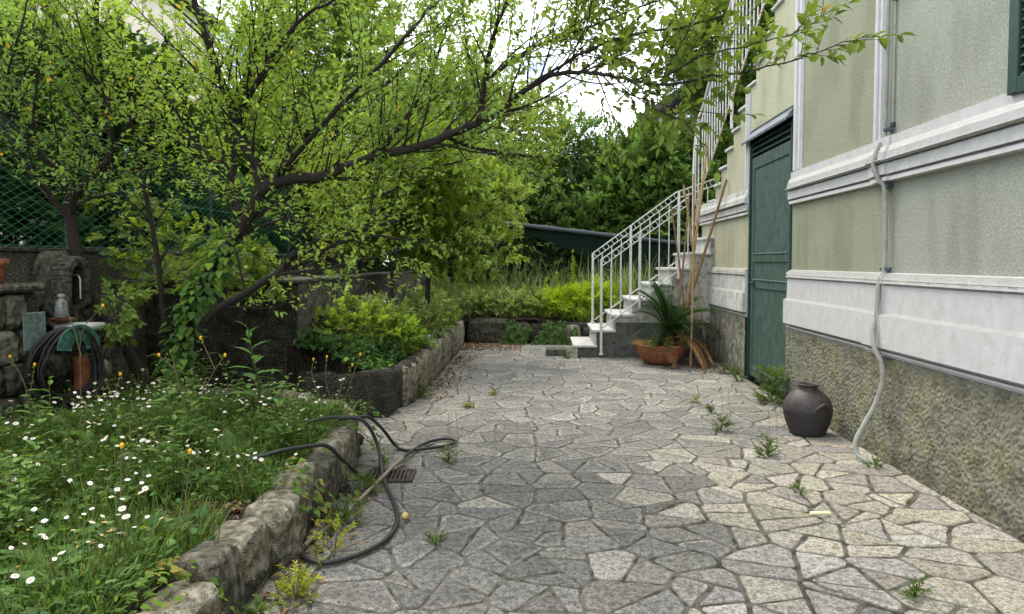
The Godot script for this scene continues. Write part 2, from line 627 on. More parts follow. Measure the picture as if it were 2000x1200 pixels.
func garden_h(x: float, z: float) -> float: # the near left bed
	return 0.25 + 0.05 * sin(x * 2.3 + 1.0) * cos(z * 1.7) + 0.10 * smoothstep(-2.0, -3.6, x) - 0.06 * smoothstep(-1.45, -1.2, x)


func back_h(x: float, z: float) -> float: # the raised bed at the back
	return 0.40 - 0.10 * smoothstep(-0.4, 0.4, x) * smoothstep(-12.6, -11.8, z) + 0.03 * sin(x * 3.0 + z * 2.0) + 0.42 * smoothstep(-11.6, -13.3, z) + 0.25 * smoothstep(-1.5, -2.3, x)


func in_edge(x: float, z: float) -> bool: # inside the near bed's edging
	if z < -5.0:
		return x < lerpf(-1.62, -3.7, clampf((-5.05 - z) / 0.75, 0.0, 1.0)) and z > -5.75
	return x < lerpf(-1.30, -1.47, smoothstep(-2.5, -5.0, z))


func soil_h(x: float, z: float) -> float:
	return garden_h(x, z) if in_edge(x, z) else -0.05


func raised_h(x: float, z: float) -> float:
	return back_h(x, z) if x < -1.44 and Vector2(maxf(x + 1.95, 0.0), maxf(z + 6.55, 0.0)).length() < 0.46 else 0.02


func build_ground() -> void:
	structure(put("ground", patch(-300, 300, -300, 300, 20.0, func(_x, _z): return -0.06), mat.meadow))
	structure(put("garden_bed_soil", patch(-3.8, -1.2, -5.95, 1.5, 0.06, soil_h), mat.soil))
	structure(put("raised_bed_soil", patch(-2.35, -1.40, -11.7, -6.02, 0.06, raised_h), mat.soil))
	structure(put("back_bed_soil", patch(-2.35, 3.4, -13.4, -11.7, 0.12, back_h), mat.soil))
	structure(put("terrace_ground", patch(-3.8, -2.4, -14.5, -6.3, 0.25, func(x, z): return 1.19 + 0.03 * sin(x * 4.0 + z * 3.0)), mat.soil))
	structure(put("back_garden_ground", patch(-14, 14, -34, -13.45, 0.8, func(x, z): return 0.82 + 0.06 * sin(x * 0.9) * cos(z * 0.8)), mat.meadow))
	structure(put("neighbour_garden_ground", patch(-26, -3.95, -34, 4.0, 0.8, func(x, z): return 0.9 + 0.06 * sin(x * 0.9) * cos(z * 0.8)), mat.meadow))


# ------------------------------------------------------------------ paving
func clip_half(poly: PackedVector2Array, at: Vector2, nrm: Vector2) -> PackedVector2Array:
	var out := PackedVector2Array()
	for i in poly.size():
		var a := poly[i]
		var b := poly[(i + 1) % poly.size()]
		var da := (a - at).dot(nrm)
		var db := (b - at).dot(nrm)
		if da <= 0.0:
			out.append(a)
		if (da < 0.0 and db > 0.0) or (da > 0.0 and db < 0.0):
			out.append(a.lerp(b, da / (da - db)))
	return out


func area_of(p: PackedVector2Array) -> float:
	var s := 0.0
	for i in p.size():
		s += p[i].cross(p[(i + 1) % p.size()])
	return absf(s) * 0.5


func centre_of(p: PackedVector2Array) -> Vector2:
	var s := Vector2.ZERO
	for q in p:
		s += q
	return s / p.size()


func split_cell(p: PackedVector2Array, out: Array, depth: int) -> void:
	var a := area_of(p)
	if a < 0.006:
		return
	var c := centre_of(p)
	var want := 0.042 + 0.05 * rng.randf()
	if a < want or depth > 4 or p.size() < 3:
		out.append(p)
		return
	# cut across the long way, askew
	var far := Vector2.ZERO
	for q in p:
		if (q - c).length() > far.length():
			far = q - c
	var nrm := far.normalized().rotated(rr(-0.35, 0.35))
	var at := c + nrm * rr(-0.1, 0.1) * sqrt(a)
	split_cell(clip_half(p, at, nrm), out, depth + 1)
	split_cell(clip_half(p, at, -nrm), out, depth + 1)


func stone_tone(c: Vector2) -> Array:
	# pale washed stones by the house and to the right in front, dark lichened ones in the middle and left
	var line := 0.70 + 0.12 * sin(c.y * 2.9) + 0.6 * smoothstep(-3.9, -4.9, c.y) + 0.8 * smoothstep(-4.9, -5.8, c.y)
	var pale := smoothstep(line - 0.75, line + 0.6, c.x + rr(-0.5, 0.5))
	pale *= 1.0 - 0.75 * smoothstep(-5.3, -6.4, c.y)
	if rng.randf() < 0.06:
		pale = rr(0.2, 0.8)
	var g := rr(0.78, 1.2)
	var dark := Color(0.168, 0.163, 0.146) * g * lerpf(1.0, 1.25, smoothstep(-4.2, -6.0, c.y))
	if c.y < -6.0:
		dark = Color(0.25, 0.24, 0.21) * g
	var light := Color(0.40, 0.375, 0.315) * g * Color(1, rr(0.96, 1.02), rr(0.9, 1.05))
	return [dark.lerp(light, pale), pale]


func stone_mesh(poly: PackedVector2Array, c: Vector2) -> ArrayMesh:
	var parts := Geometry2D.offset_polygon(poly, -(rr(0.003, 0.008) if c.x < 0.6 or c.y < -5.0 else rr(0.004, 0.012)), Geometry2D.JOIN_MITER)
	if parts.is_empty():
		return null
	var p: PackedVector2Array = parts[0]
	if p.size() < 3 or area_of(p) < 0.004:
		return null
	# corners knocked off, edges a little uneven
	var q := PackedVector2Array()
	for i in p.size():
		var a := p[(i + p.size() - 1) % p.size()]
		var b := p[i]
		var d := p[(i + 1) % p.size()]
		var la := a.distance_to(b)
		var ld := d.distance_to(b)
		if la < 0.012:
			continue
		var cut := minf(rr(0.005, 0.024), minf(la, ld) * 0.3)
		q.append(b + (a - b).normalized() * cut)
		q.append(b + (d - b).normalized() * cut)
		var steps := int(ld / 0.062)
		var nrm := (d - b).orthogonal().normalized()
		for k in range(1, steps):
			var m := b.lerp(d, (k + rr(-0.25, 0.25)) / steps)
			q.append(m + nrm * (rr(-0.0045, 0.0045) + (rr(0.004, 0.012) * (-1.0 if nrm.dot(centre_of(p) - m) < 0.0 else 1.0) if rng.randf() < 0.07 else 0.0)))
	if q.size() < 4:
		return null
	var tone := stone_tone(c)
	var base: Color = tone[0]
	var pale: float = tone[1]
	var mb := MB.new()
	var tilt := Vector2(rr(-0.012, 0.012), rr(-0.012, 0.012))
	var lift := rr(0.004, 0.009)
	var ce := centre_of(q)
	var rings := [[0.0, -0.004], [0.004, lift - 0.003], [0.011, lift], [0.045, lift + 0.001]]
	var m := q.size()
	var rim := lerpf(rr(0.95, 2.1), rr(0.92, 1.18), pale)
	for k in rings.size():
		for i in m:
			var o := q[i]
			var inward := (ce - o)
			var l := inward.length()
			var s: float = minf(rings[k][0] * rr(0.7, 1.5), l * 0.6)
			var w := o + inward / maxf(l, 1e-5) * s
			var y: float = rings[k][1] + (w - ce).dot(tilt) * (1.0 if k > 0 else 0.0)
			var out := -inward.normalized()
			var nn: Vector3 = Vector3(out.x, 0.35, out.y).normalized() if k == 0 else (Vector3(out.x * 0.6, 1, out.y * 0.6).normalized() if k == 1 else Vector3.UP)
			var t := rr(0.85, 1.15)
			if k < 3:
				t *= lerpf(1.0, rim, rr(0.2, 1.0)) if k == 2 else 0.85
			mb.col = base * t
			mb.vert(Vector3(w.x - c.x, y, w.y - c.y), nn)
	for k in rings.size() - 1:
		for i in m:
			var j := (i + 1) % m
			mb.quad(k * m + i, k * m + j, (k + 1) * m + j, (k + 1) * m + i)
	mb.col = base * rr(0.9, 1.05)
	var mid := mb.vert(Vector3(ce.x - c.x, lift + 0.001, ce.y - c.y), Vector3.UP)
	for i in m:
		mb.tri(mid, 3 * m + i, 3 * m + (i + 1) % m)
	return mb.mesh()


func build_paving() -> void:
	var yard := put("paving", patch(-2.3, 2.42, -12.0, 2.0, 0.5, func(_x, _z): return 0.0), mat.mortar)
	structure(yard)
	tag(yard, "grey mortar bed of the crazy paved yard")
	# cells
	var pitch := 0.31
	var sites := {}
	var nx := int(5.4 / pitch)
	var nz := int(12.0 / pitch)
	for i in range(-3, nx + 3):
		for j in range(-3, nz + 3):
			sites[Vector2i(i, j)] = Vector2(-2.6 + (i + rr(0.1, 0.9)) * pitch, -12.3 + (j + rr(0.1, 0.9)) * pitch)
	var cells := []
	for i in range(-1, nx + 1):
		for j in range(-1, nz + 1):
			var s: Vector2 = sites[Vector2i(i, j)]
			var p := PackedVector2Array([s + Vector2(-2, -2), s + Vector2(2, -2), s + Vector2(2, 2), s + Vector2(-2, 2)])
			for a in range(-2, 3):
				for b in range(-2, 3):
					var o = sites.get(Vector2i(i + a, j + b))
					if o != null and (a != 0 or b != 0):
						p = clip_half(p, (s + o) * 0.5, (o - s).normalized())
			p = clip_half(p, Vector2(2.385, 0), Vector2(1, 0))
			p = clip_half(p, Vector2(0, -11.95), Vector2(0, -1))
			if p.size() > 2:
				split_cell(p, cells, 0)
	var live := []
	for p in cells:
		var c := centre_of(p)
		var left := -1.28 if c.y > -5.0 else -1.45
		if c.y > -6.1 and c.y < -5.1:
			left = -2.2
		if c.x < left or c.y > -1.9 or c.y < -11.9 or (c.x > 0.62 and c.y < -10.15):
			continue
		if Vector2(c.x + 1.0, c.y + 4.36).length() < 0.16: # the drain
			continue
		# what the frame can hold, with a margin
		if absf((c.x - 0.0478 * -c.y) / -c.y) > 0.85:
			continue
		live.append([-c.y, p, c])
	live.sort_custom(func(a, b): return a[0] < b[0])
	var rest := MB.new()
	var made := 0
	for e in live:
		var c: Vector2 = e[2]
		var m := stone_mesh(e[1], c)
		if m == null:
			continue
		made += 1
		if made <= 300:
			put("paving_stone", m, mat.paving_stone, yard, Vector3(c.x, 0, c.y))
		else:
			var arr := m.surface_get_arrays(0)
			var b := rest.v.size()
			var vs: PackedVector3Array = arr[Mesh.ARRAY_VERTEX]
			for i in vs.size():
				rest.v.append(vs[i] + Vector3(c.x, 0, c.y))
			rest.n.append_array(arr[Mesh.ARRAY_NORMAL])
			rest.c.append_array(arr[Mesh.ARRAY_COLOR])
			rest.u.append_array(arr[Mesh.ARRAY_TEX_UV])
			var ids: PackedInt32Array = arr[Mesh.ARRAY_INDEX]
			for i in ids:
				rest.ix.append(i + b)
	if rest.v.size():
		var far := put("paving_stones", rest.mesh(), mat.paving_stone, yard)
		far.set_meta("kind", "stuff")
	print("stones ", made)


# ------------------------------------------------------------------ beds
func stone_mat() -> StandardMaterial3D:
	return [mat.stone_a, mat.stone_b, mat.stone_b, mat.stone_c, mat.stone_d][rng.randi() % 5]


func build_beds() -> void:
	# edging of the near bed
	var t := thing("stone_edging", "low rubble stone edging of the flower bed in the left foreground", "edging", Vector3.ZERO)
	var line := PackedVector2Array([Vector2(-1.22, -0.6), Vector2(-1.25, -2.0), Vector2(-1.29, -2.7), Vector2(-1.29, -3.3), Vector2(-1.33, -4.0), Vector2(-1.38, -4.6), Vector2(-1.5, -5.0), Vector2(-1.75, -5.45), Vector2(-2.2, -5.7), Vector2(-3.7, -5.85)])
	var core := MB.new()
	var pp := PackedVector3Array()
	for e in resample(line, 0.1):
		pp.append(Vector3(e[0].x - 0.03, 0.06, e[0].y))
	core.tube(pp, 0.13, 0.13, 8, true, 0.06)
	put("mortar_core", core.mesh(), mat.stone_d, t)
	var along2 := 0.0
	var marks := resample(line, 0.02)
	while along2 < marks.size() * 0.02 - 0.3:
		var wd := rr(0.22, 0.46)
		var e = marks[int((along2 + wd * 0.5) / 0.02)]
		var d: Vector2 = e[1]
		var h := rr(0.295, 0.335)
		var o := put("stone", rock(Vector3(rr(0.19, 0.225), h, wd * 1.06), 5.0, 0.075, 6), mat.stone_c if rng.randf() < 0.7 else mat.stone_a, t, Vector3(e[0].x + rr(-0.012, 0.012), -0.03, e[0].y))
		o.rotation = Vector3(rr(-0.03, 0.03), atan2(d.x, d.y) + rr(-0.05, 0.05), rr(-0.06, 0.03))
		along2 += wd
	for e in resample(line, 0.17):
		if rng.randf() < 0.3:
			var o := put("stone", rock(Vector3(rr(0.06, 0.10), rr(0.06, 0.13), rr(0.08, 0.16)), 3.0, 0.14), stone_mat(), t, Vector3(e[0].x + 0.10 + rr(-0.015, 0.02), -0.02, e[0].y + rr(-0.04, 0.04)))
			o.rotation = Vector3(rr(-0.2, 0.2), rr(0, 6.3), rr(-0.2, 0.2))
	# wall of the raised bed: mortar round the front, upright stones along the side
	var w := thing("planter_wall", "curved stone retaining wall round the raised bed in the middle", "garden wall", Vector3.ZERO)
	var front := PackedVector2Array([Vector2(-2.36, -6.3), Vector2(-2.1, -6.05), Vector2(-1.85, -6.0), Vector2(-1.62, -6.1), Vector2(-1.46, -6.32), Vector2(-1.4, -6.65), Vector2(-1.39, -8.0), Vector2(-1.42, -10.0), Vector2(-1.46, -11.7)])
	var cm := MB.new()
	var prof := [Vector2(0.075, -0.02), Vector2(0.08, 0.2), Vector2(0.07, 0.36), Vector2(0.045, 0.405), Vector2(0.0, 0.415), Vector2(-0.06, 0.40), Vector2(-0.07, -0.02)]
	var rows := resample(front, 0.07)
	for e in rows:
		var d: Vector2 = e[1]
		var out := Vector2(-d.y, d.x) # towards the yard
		if out.x < 0 and out.y < 0:
			out = -out
		var wob := 0.016 * sin(e[0].x * 21.0 + e[0].y * 17.0) + rr(-0.006, 0.006)
		for k in prof.size():
			var pf: Vector2 = prof[k]
			var a: Vector2 = prof[maxi(k - 1, 0)]
			var b: Vector2 = prof[mini(k + 1, prof.size() - 1)]
			var nr := Vector2(b.y - a.y, a.x - b.x).normalized()
			var q: Vector2 = e[0] + out * (pf.x + wob + 0.012 * sin(pf.y * 31.0 + e[0].x * 9.0 + e[0].y * 13.0))
			cm.vert(Vector3(q.x, pf.y + wob, q.y), Vector3(out.x * nr.x, nr.y, out.y * nr.x).normalized())
	for i in rows.size() - 1:
		for k in prof.size() - 1:
			var a := i * prof.size() + k
			cm.quad(a, a + 1, a + prof.size() + 1, a + prof.size())
	put("mortar_core", cm.mesh(), mat.wall_render, w)
	var side := PackedVector2Array([Vector2(-1.385, -6.62), Vector2(-1.35, -7.2), Vector2(-1.36, -8.5), Vector2(-1.39, -10.0), Vector2(-1.42, -11.62)])
	var along := 0.0
	while along < 4.8:
		var wd := rr(0.13, 0.27)
		var e = resample(side, 0.02)[int(along / 0.02)]
		var d: Vector2 = e[1]
		var o := put("stone", rock(Vector3(rr(0.13, 0.18), rr(0.40, 0.47), wd * 1.1), 4.5, 0.09), stone_mat() if rng.randf() < 0.5 else mat.stone_c, w, Vector3(e[0].x, -0.02, e[0].y))
		o.rotation = Vector3(rr(-0.1, 0.1), atan2(d.x, d.y) + rr(-0.08, 0.08), rr(-0.02, 0.08))
		along += wd
	# rubble wall along the back of the yard
	var bw := thing("rubble_wall", "low dark rubble wall at the back of the yard, ivy over its right half", "garden wall", Vector3.ZERO)
	var x := -1.32
	while x < 0.75:
		var wd := 0.78 if x < -1.2 else rr(0.25, 0.5)
		var hh := 0.46 - 0.07 * (x + 1.3)
		var o := put("stone", rock(Vector3(wd * 1.04, hh, 0.26), 5.0, 0.07, 5), mat.stone_b if x < -1.2 else stone_mat(), bw, Vector3(x + wd * 0.5, -0.03, -11.8))
		o.rotation.y = rr(-0.08, 0.08)
		x += wd
	var m := MB.new()
	m.box(Vector3(-0.2, 0.17, -11.86), Vector3(2.4, 0.38, 0.2), 0.03)
	put("mortar_core", m.mesh(), mat.wall_render, bw)


# ------------------------------------------------------------------ walls on the left
func rough_slab(x0: float, x1: float, y0: float, y1: float, z: float, seed_: int, depth := 0.012, step := 0.03) -> MB:
	# an uneven rendered face looking along +z; rotate the node for other walls
	var f := FastNoiseLite.new()
	f.seed = seed_
	f.frequency = 6.0
	f.fractal_octaves = 3
	var mb := MB.new()
	var nx := int((x1 - x0) / step)
	var ny := int((y1 - y0) / step)
	var hh := func(x: float, y: float) -> float: return depth * f.get_noise_2d(x, y) * 2.0
	for i in nx + 1:
		for j in ny + 1:
			var x := lerpf(x0, x1, float(i) / nx)
			var y := lerpf(y0, y1, float(j) / ny)
			var a: float = hh.call(x, y)
			var nn := Vector3(a - hh.call(x + 0.01, y), a - hh.call(x, y + 0.01), 0.01).normalized()
			mb.vert(Vector3(x, y, z + a), nn)
	for i in nx:
		for j in ny:
			var a := i * (ny + 1) + j
			mb.quad(a, a + 1, a + ny + 2, a + ny + 1)
	return mb


func build_left_wall() -> void:
	# boundary wall
	var w := thing("boundary_wall", "long dark rendered boundary wall behind the plum trees, under the green fence", "wall", Vector3.ZERO)
	var m := MB.new()
	m.box(Vector3(-3.9, 0.7, -6.0), Vector3(0.3, 1.56, 17.0), 0.015)
	put("wall_body", m.mesh(), mat.grey_render, w)
	var cp := MB.new()
	for k in 9:
		cp.box(Vector3(-3.9, 1.49, -13.5 + k * 1.8), Vector3(0.34, 0.035, 1.79), 0.008)
	put("coping", cp.mesh(), mat.stone_d, w)
	# retaining block
	var b := thing("retaining_wall", "dark rough rendered retaining wall whose corner stands behind the plum trunks", "wall", Vector3.ZERO)
	var core := MB.new()
	core.box(Vector3(-3.02, 0.6, -6.42), Vector3(1.42, 1.2, 0.3), 0.02)
	core.box(Vector3(-2.46, 0.6, -10.5), Vector3(0.28, 1.2, 7.9), 0.02)
	put("wall_body", core.mesh(), mat.wall_render, b)
	put("front_face", rough_slab(-3.74, -2.3, 0.0, 1.2, -6.255, 3).mesh(), mat.wall_render, b)
	var side := put("side_face", rough_slab(-0.0, 8.2, 0.0, 1.2, 0.0, 7, 0.014, 0.045).mesh(), mat.grey_render, b, Vector3(-2.305, 0, -6.27))
	side.rotation.y = PI / 2
	var cap := MB.new()
	cap.box(Vector3(-3.02, 1.22, -6.42), Vector3(1.46, 0.04, 0.36), 0.01)
	cap.box(Vector3(-2.46, 1.22, -10.55), Vector3(0.34, 0.04, 7.85), 0.01)
	put("coping", cap.mesh(), mat.grey_render, b)
	# green chain-link fence
	var f := thing("chain_link_fence", "green chain-link fence on top of the boundary wall at the left", "fence", Vector3.ZERO)
	var post := MB.new()
	post.tube(PackedVector3Array([Vector3(0, 1.42, 0), Vector3(0, 2.5, 0)]), 0.02, 0.02, 8)
	var pm := post.mesh()
	for z in [-3.0, -5.4, -7.8, -10.2, -12.6]:
		put("post", pm, mat.dark_wire, f, Vector3(-3.87, 0, z))
	put("wire_mesh", chain_link(10.6, 0.95, 0.062, 0.0027), mat.wire_green, f, Vector3(-3.85, 1.51, -13.6)).rotation.y = -PI / 2
	for y in [1.52, 2.0, 2.47]:
		var sw := MB.new()
		sw.tube(PackedVector3Array([Vector3(-3.85, y, -13.6), Vector3(-3.85, y, -3.0)]), 0.0025, 0.0025, 4, false)
		put("strand", sw.mesh(), mat.wire_green, f)


func chain_link(length: float, height: float, pitch: float, r: float) -> ArrayMesh:
	# woven wire: zigzags along x, each hooked to the next, diamonds of the given pitch
	var mb := MB.new()
	var rows := int(height / pitch)
	var n := int(length / pitch)
	for i in n:
		var pts := PackedVector3Array()
		for j in rows * 2 + 1:
			var s := 1.0 if (i + j) % 2 == 0 else -1.0
			pts.append(Vector3((i + 0.5) * pitch + s * pitch * 0.5, j * pitch * 0.5, s * r * 1.4))
		mb.tube(pts, r, r, 3, false)
	return mb.mesh()


# ------------------------------------------------------------------ house
func moulding(mb: MB, z0: float, z1: float, prof: Array, xin := 2.452) -> void:
	# a run along the wall; prof holds (y, how far it stands out from x = 2.43)
	var n := prof.size()
	for k in n - 1:
		var a: Vector2 = prof[k]
		var b: Vector2 = prof[k + 1]
		var d := (b - a).normalized()
		var nn := Vector3(-d.x, d.y, 0) if absf(d.x) + absf(d.y) > 0.0 else Vector3.LEFT
		nn = Vector3(-absf(b.x - a.x), (b.y - a.y), 0).normalized()
		var i := mb.vert(Vector3(2.43 - a.y, a.x, z0), nn)
		mb.vert(Vector3(2.43 - a.y, a.x, z1), nn)
		mb.vert(Vector3(2.43 - b.y, b.x, z1), nn)
		mb.vert(Vector3(2.43 - b.y, b.x, z0), nn)
		mb.quad(i, i + 1, i + 2, i + 3)
	for e in [[z0, -1.0], [z1, 1.0]]:
		for k in n - 1:
			var a: Vector2 = prof[k]
			var b: Vector2 = prof[k + 1]
			var nn := Vector3(0, 0, e[1])
			var i := mb.vert(Vector3(2.43 - a.y, a.x, e[0]), nn)
			mb.vert(Vector3(2.43 - b.y, b.x, e[0]), nn)
			mb.vert(Vector3(xin, b.x, e[0]), nn)
			mb.vert(Vector3(xin, a.x, e[0]), nn)
			mb.quad(i, i + 1, i + 2, i + 3)


const CORNICE := [Vector2(1.962, 0.0), Vector2(1.966, 0.035), Vector2(1.992, 0.04), Vector2(1.998, 0.022), Vector2(2.004, 0.022), Vector2(2.010, 0.05), Vector2(2.082, 0.052), Vector2(2.086, 0.03), Vector2(2.094, 0.03), Vector2(2.098, 0.072), Vector2(2.106, 0.085), Vector2(2.116, 0.072), Vector2(2.120, 0.06), Vector2(2.165, 0.056), Vector2(2.170, 0.044), Vector2(2.182, 0.05), Vector2(2.190, 0.036), Vector2(2.202, 0.042), Vector2(2.210, 0.026), Vector2(2.275, 0.024), Vector2(2.278, 0.0)]
const BAND := [Vector2(0.738, 0.0), Vector2(0.742, 0.03), Vector2(0.756, 0.036), Vector2(0.760, 0.05), Vector2(0.775, 0.05), Vector2(0.779, 0.025), Vector2(0.800, 0.025), Vector2(0.803, 0.078), Vector2(1.028, 0.078), Vector2(1.048, 0.046), Vector2(1.235, 0.042), Vector2(1.250, 0.058), Vector2(1.262, 0.058), Vector2(1.274, 0.045), Vector2(1.284, 0.054), Vector2(1.296, 0.054), Vector2(1.318, 0.022), Vector2(1.324, 0.0)]


func wider(prof: Array, by: float) -> Array:
	var out := []
	for p in prof:
		out.append(Vector2(p.x, p.y + by if p.y > 0.0 else 0.0))
	return out


func plinth(z0: float, z1: float, step: float) -> ArrayMesh:
	var f := FastNoiseLite.new()
	f.seed = 77
	f.frequency = 48.0
	f.noise_type = FastNoiseLite.TYPE_CELLULAR
	f.fractal_type = FastNoiseLite.FRACTAL_NONE
	var fs := FastNoiseLite.new()
	fs.seed = 79
	fs.frequency = 30.0
	fs.fractal_octaves = 3
	var g := FastNoiseLite.new()
	g.seed = 78
	g.frequency = 1.6
	g.fractal_octaves = 4
	var mb := MB.new()
	var nz := int((z1 - z0) / step)
	var ny := int(0.76 / step)
	var hh := func(z: float, y: float) -> float: return (-0.010 * f.get_noise_2d(z, y) + 0.007 * fs.get_noise_2d(z, y)) * (1.0 if z > -7.0 else 0.7)
	for i in nz + 1:
		for j in ny + 1:
			var z := lerpf(z0, z1, float(i) / nz)
			var y := lerpf(-0.03, 0.745, float(j) / ny)
			var a: float = hh.call(z, y)
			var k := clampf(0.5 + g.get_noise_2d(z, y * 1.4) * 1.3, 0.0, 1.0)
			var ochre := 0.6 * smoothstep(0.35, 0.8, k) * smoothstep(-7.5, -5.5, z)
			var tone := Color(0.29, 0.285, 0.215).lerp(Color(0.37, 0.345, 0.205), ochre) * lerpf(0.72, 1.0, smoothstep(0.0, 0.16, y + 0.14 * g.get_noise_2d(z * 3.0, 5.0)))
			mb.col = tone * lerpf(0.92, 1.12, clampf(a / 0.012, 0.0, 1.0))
			var nn := Vector3(-0.01, (a - hh.call(z, y + 0.01)), (a - hh.call(z + 0.01, y))).normalized()
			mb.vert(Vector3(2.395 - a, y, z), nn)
	for i in nz:
		for j in ny:
			var a := i * (ny + 1) + j
			mb.quad(a, a + 1, a + ny + 2, a + ny + 1)
	return mb.mesh()


func build_house() -> void:
	var h := thing("house", "pale green plastered house with white mouldings along the right side", "house", Vector3.ZERO)
	var body := MB.new()
	body.box(Vector3(5.5, 3.6, -1.4), Vector3(6.0, 7.3, 11.4), 0.0) # x from 2.5, z -7.1 to 4.3
	put("wall", body.mesh(), mat.grey_plaster, h)
	# rough plinth and white skirting, both sides of the door
	for r in [[-10.78, -8.29, 0.03], [-6.895, 1.6, 0.0125]]:
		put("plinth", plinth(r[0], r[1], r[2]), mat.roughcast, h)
		var pb := MB.new()
		pb.box(Vector3(2.47, 0.36, (r[0] + r[1]) * 0.5), Vector3(0.11, 0.76, r[1] - r[0] - 0.004), 0.0)
		put("plinth_core", pb.mesh(), mat.dark_render, h)
	var bl := MB.new()
	moulding(bl, -10.78, -8.29, BAND)
	put("skirting_band", bl.mesh(), mat.worn_white_paint, h)
	var bm := MB.new()
	moulding(bm, -6.88, -5.13, BAND)
	put("skirting_band", bm.mesh(), mat.white_paint, h)
	var bp := MB.new()
	moulding(bp, -5.13, -4.90, wider(BAND, 0.03))
	put("skirting_block", bp.mesh(), mat.white_paint, h)
	var br := MB.new()
	moulding(br, -4.90, 1.6, wider(BAND, 0.02))
	put("skirting_band", br.mesh(), mat.white_paint, h)
	var cl := MB.new()
	moulding(cl, -10.78, -8.29, CORNICE)
	put("string_course", cl.mesh(), mat.worn_white_paint, h)
	var c2 := MB.new()
	moulding(c2, -6.88, -5.13, CORNICE)
	put("string_course", c2.mesh(), mat.white_paint, h)
	var c3 := MB.new()
	moulding(c3, -5.13, -4.90, wider(CORNICE, 0.03))
	put("string_course_block", c3.mesh(), mat.white_paint, h)
	var c4 := MB.new()
	moulding(c4, -4.90, 1.6, wider(CORNICE, 0.018))
	put("string_course", c4.mesh(), mat.white_paint, h)
	# plaster fields
	for p in [["pale_plaster", -10.78, -8.29, 1.3, 2.0], ["olive_plaster", -6.895, -5.06, 1.3, 2.0], ["grey_plaster", -5.06, 1.6, 1.3, 2.0], ["grey_plaster", -5.06, 1.6, 2.25, 7.2], ["olive_plaster", -6.69, -5.06, 2.25, 7.2]]:
		var m := MB.new()
		m.box(Vector3(2.475, (p[3] + p[4]) * 0.5, (p[1] + p[2]) * 0.5), Vector3(0.09, p[4] - p[3], p[2] - p[1] - 0.003), 0.0)
		put("plaster_field", m.mesh(), mat[p[0]], h)
	# the field over the door, cut by the stair
	var poly := PackedVector2Array([Vector2(-10.78, 2.25), Vector2(-8.29, 2.25), Vector2(-8.29, 2.94), Vector2(-6.693, 2.94), Vector2(-6.693, 7.2), Vector2(-7.42, 7.2)])
	var z := -7.42
	for k in range(9, -2, -1):
		var nose := -9.95 + 0.305 * k
		var y := 2.5 + 0.2 * k
		if nose > -7.42:
			continue
		poly.append(Vector2(z, y - 0.005))
		poly.append(Vector2(nose, y - 0.005))
		z = nose
	poly.append(Vector2(-10.78, 2.255))
	var fm := MB.new()
	fm.extrude_x(poly, 2.43, 2.5)
	put("plaster_field", fm.mesh(), mat.pale_plaster, h)
	# white pilaster strips
	for q in [[-6.835, -6.635, 2.27, 7.2], [-5.20, -5.07, 2.27, 7.2], [-8.44, -8.305, 2.27, 3.42]]:
		var m := MB.new()
		var wd: float = q[1] - q[0]
		m.box(Vector3(2.44, (q[2] + q[3]) * 0.5, (q[0] + q[1]) * 0.5), Vector3(0.05, q[3] - q[2], wd), 0.004)
		m.box(Vector3(2.425, (q[2] + q[3]) * 0.5, q[0] + wd * 0.22), Vector3(0.05, q[3] - q[2] - 0.01, wd * 0.36), 0.008)
		m.box(Vector3(2.428, (q[2] + q[3]) * 0.5, q[0] + wd * 0.78), Vector3(0.05, q[3] - q[2] - 0.01, wd * 0.26), 0.008)
		put("pilaster", m.mesh(), mat.white_paint, h)
	# door
	var jam := MB.new()
	for zz in [-8.27, -6.91]:
		jam.box(Vector3(2.455, 1.45, zz), Vector3(0.08, 2.9, 0.04), 0.004)
	jam.box(Vector3(2.455, 2.90, -7.59), Vector3(0.08, 0.05, 1.40), 0.004)
	put("door_frame", jam.mesh(), mat.dark_green_paint, h)
	var dm := MB.new()
	dm.box(Vector3(2.462, 1.335, -7.59), Vector3(0.03, 2.55, 1.31), 0.003)
	var door := put("door", dm.mesh(), mat.green_paint, h)
	for s in [[-8.205, 0.08], [-6.975, 0.08]]:
		var m := MB.new()
		m.box(Vector3(2.443, 1.335, s[0]), Vector3(0.014, 2.55, s[1]), 0.003)
		put("stile", m.mesh(), mat.green_paint, door)
	for r in [[0.11, 0.10], [1.145, 0.09], [1.445, 0.09], [2.545, 0.13]]:
		var m := MB.new()
		m.box(Vector3(2.4415, r[0], -7.59), Vector3(0.014, r[1], 1.145), 0.003)
		put("rail", m.mesh(), mat.green_paint, door)
	for r in [1.196, 1.495]:
		var m := MB.new()
		m.box(Vector3(2.436, r, -7.59), Vector3(0.02, 0.012, 1.145), 0.002)
		put("drip_strip", m.mesh(), mat.faded_plastic, door)
	var lt := MB.new()
	lt.box(Vector3(2.428, 1.15, -8.13), Vector3(0.02, 0.05, 0.12), 0.004)
	lt.tube(PackedVector3Array([Vector3(2.42, 1.17, -8.17), Vector3(2.395, 1.165, -8.16), Vector3(2.395, 1.16, -8.05)]), 0.007, 0.006, 6)
	put("latch", lt.mesh(), mat.dark_green_paint, door)
	for y in [0.5, 1.75, 2.35]:
		var m := MB.new()
		m.tube(PackedVector3Array([Vector3(2.43, y - 0.06, -6.93), Vector3(2.43, y + 0.06, -6.93)]), 0.012, 0.012, 8)
		put("hinge", m.mesh(), mat.dark_green_paint, door)
	var lv := MB.new()
	lv.box(Vector3(2.478, 2.76, -7.59), Vector3(0.01, 0.24, 1.3), 0.0)
	var louvre := put("door_louvre", lv.mesh(), mat.dark_green_paint, h)
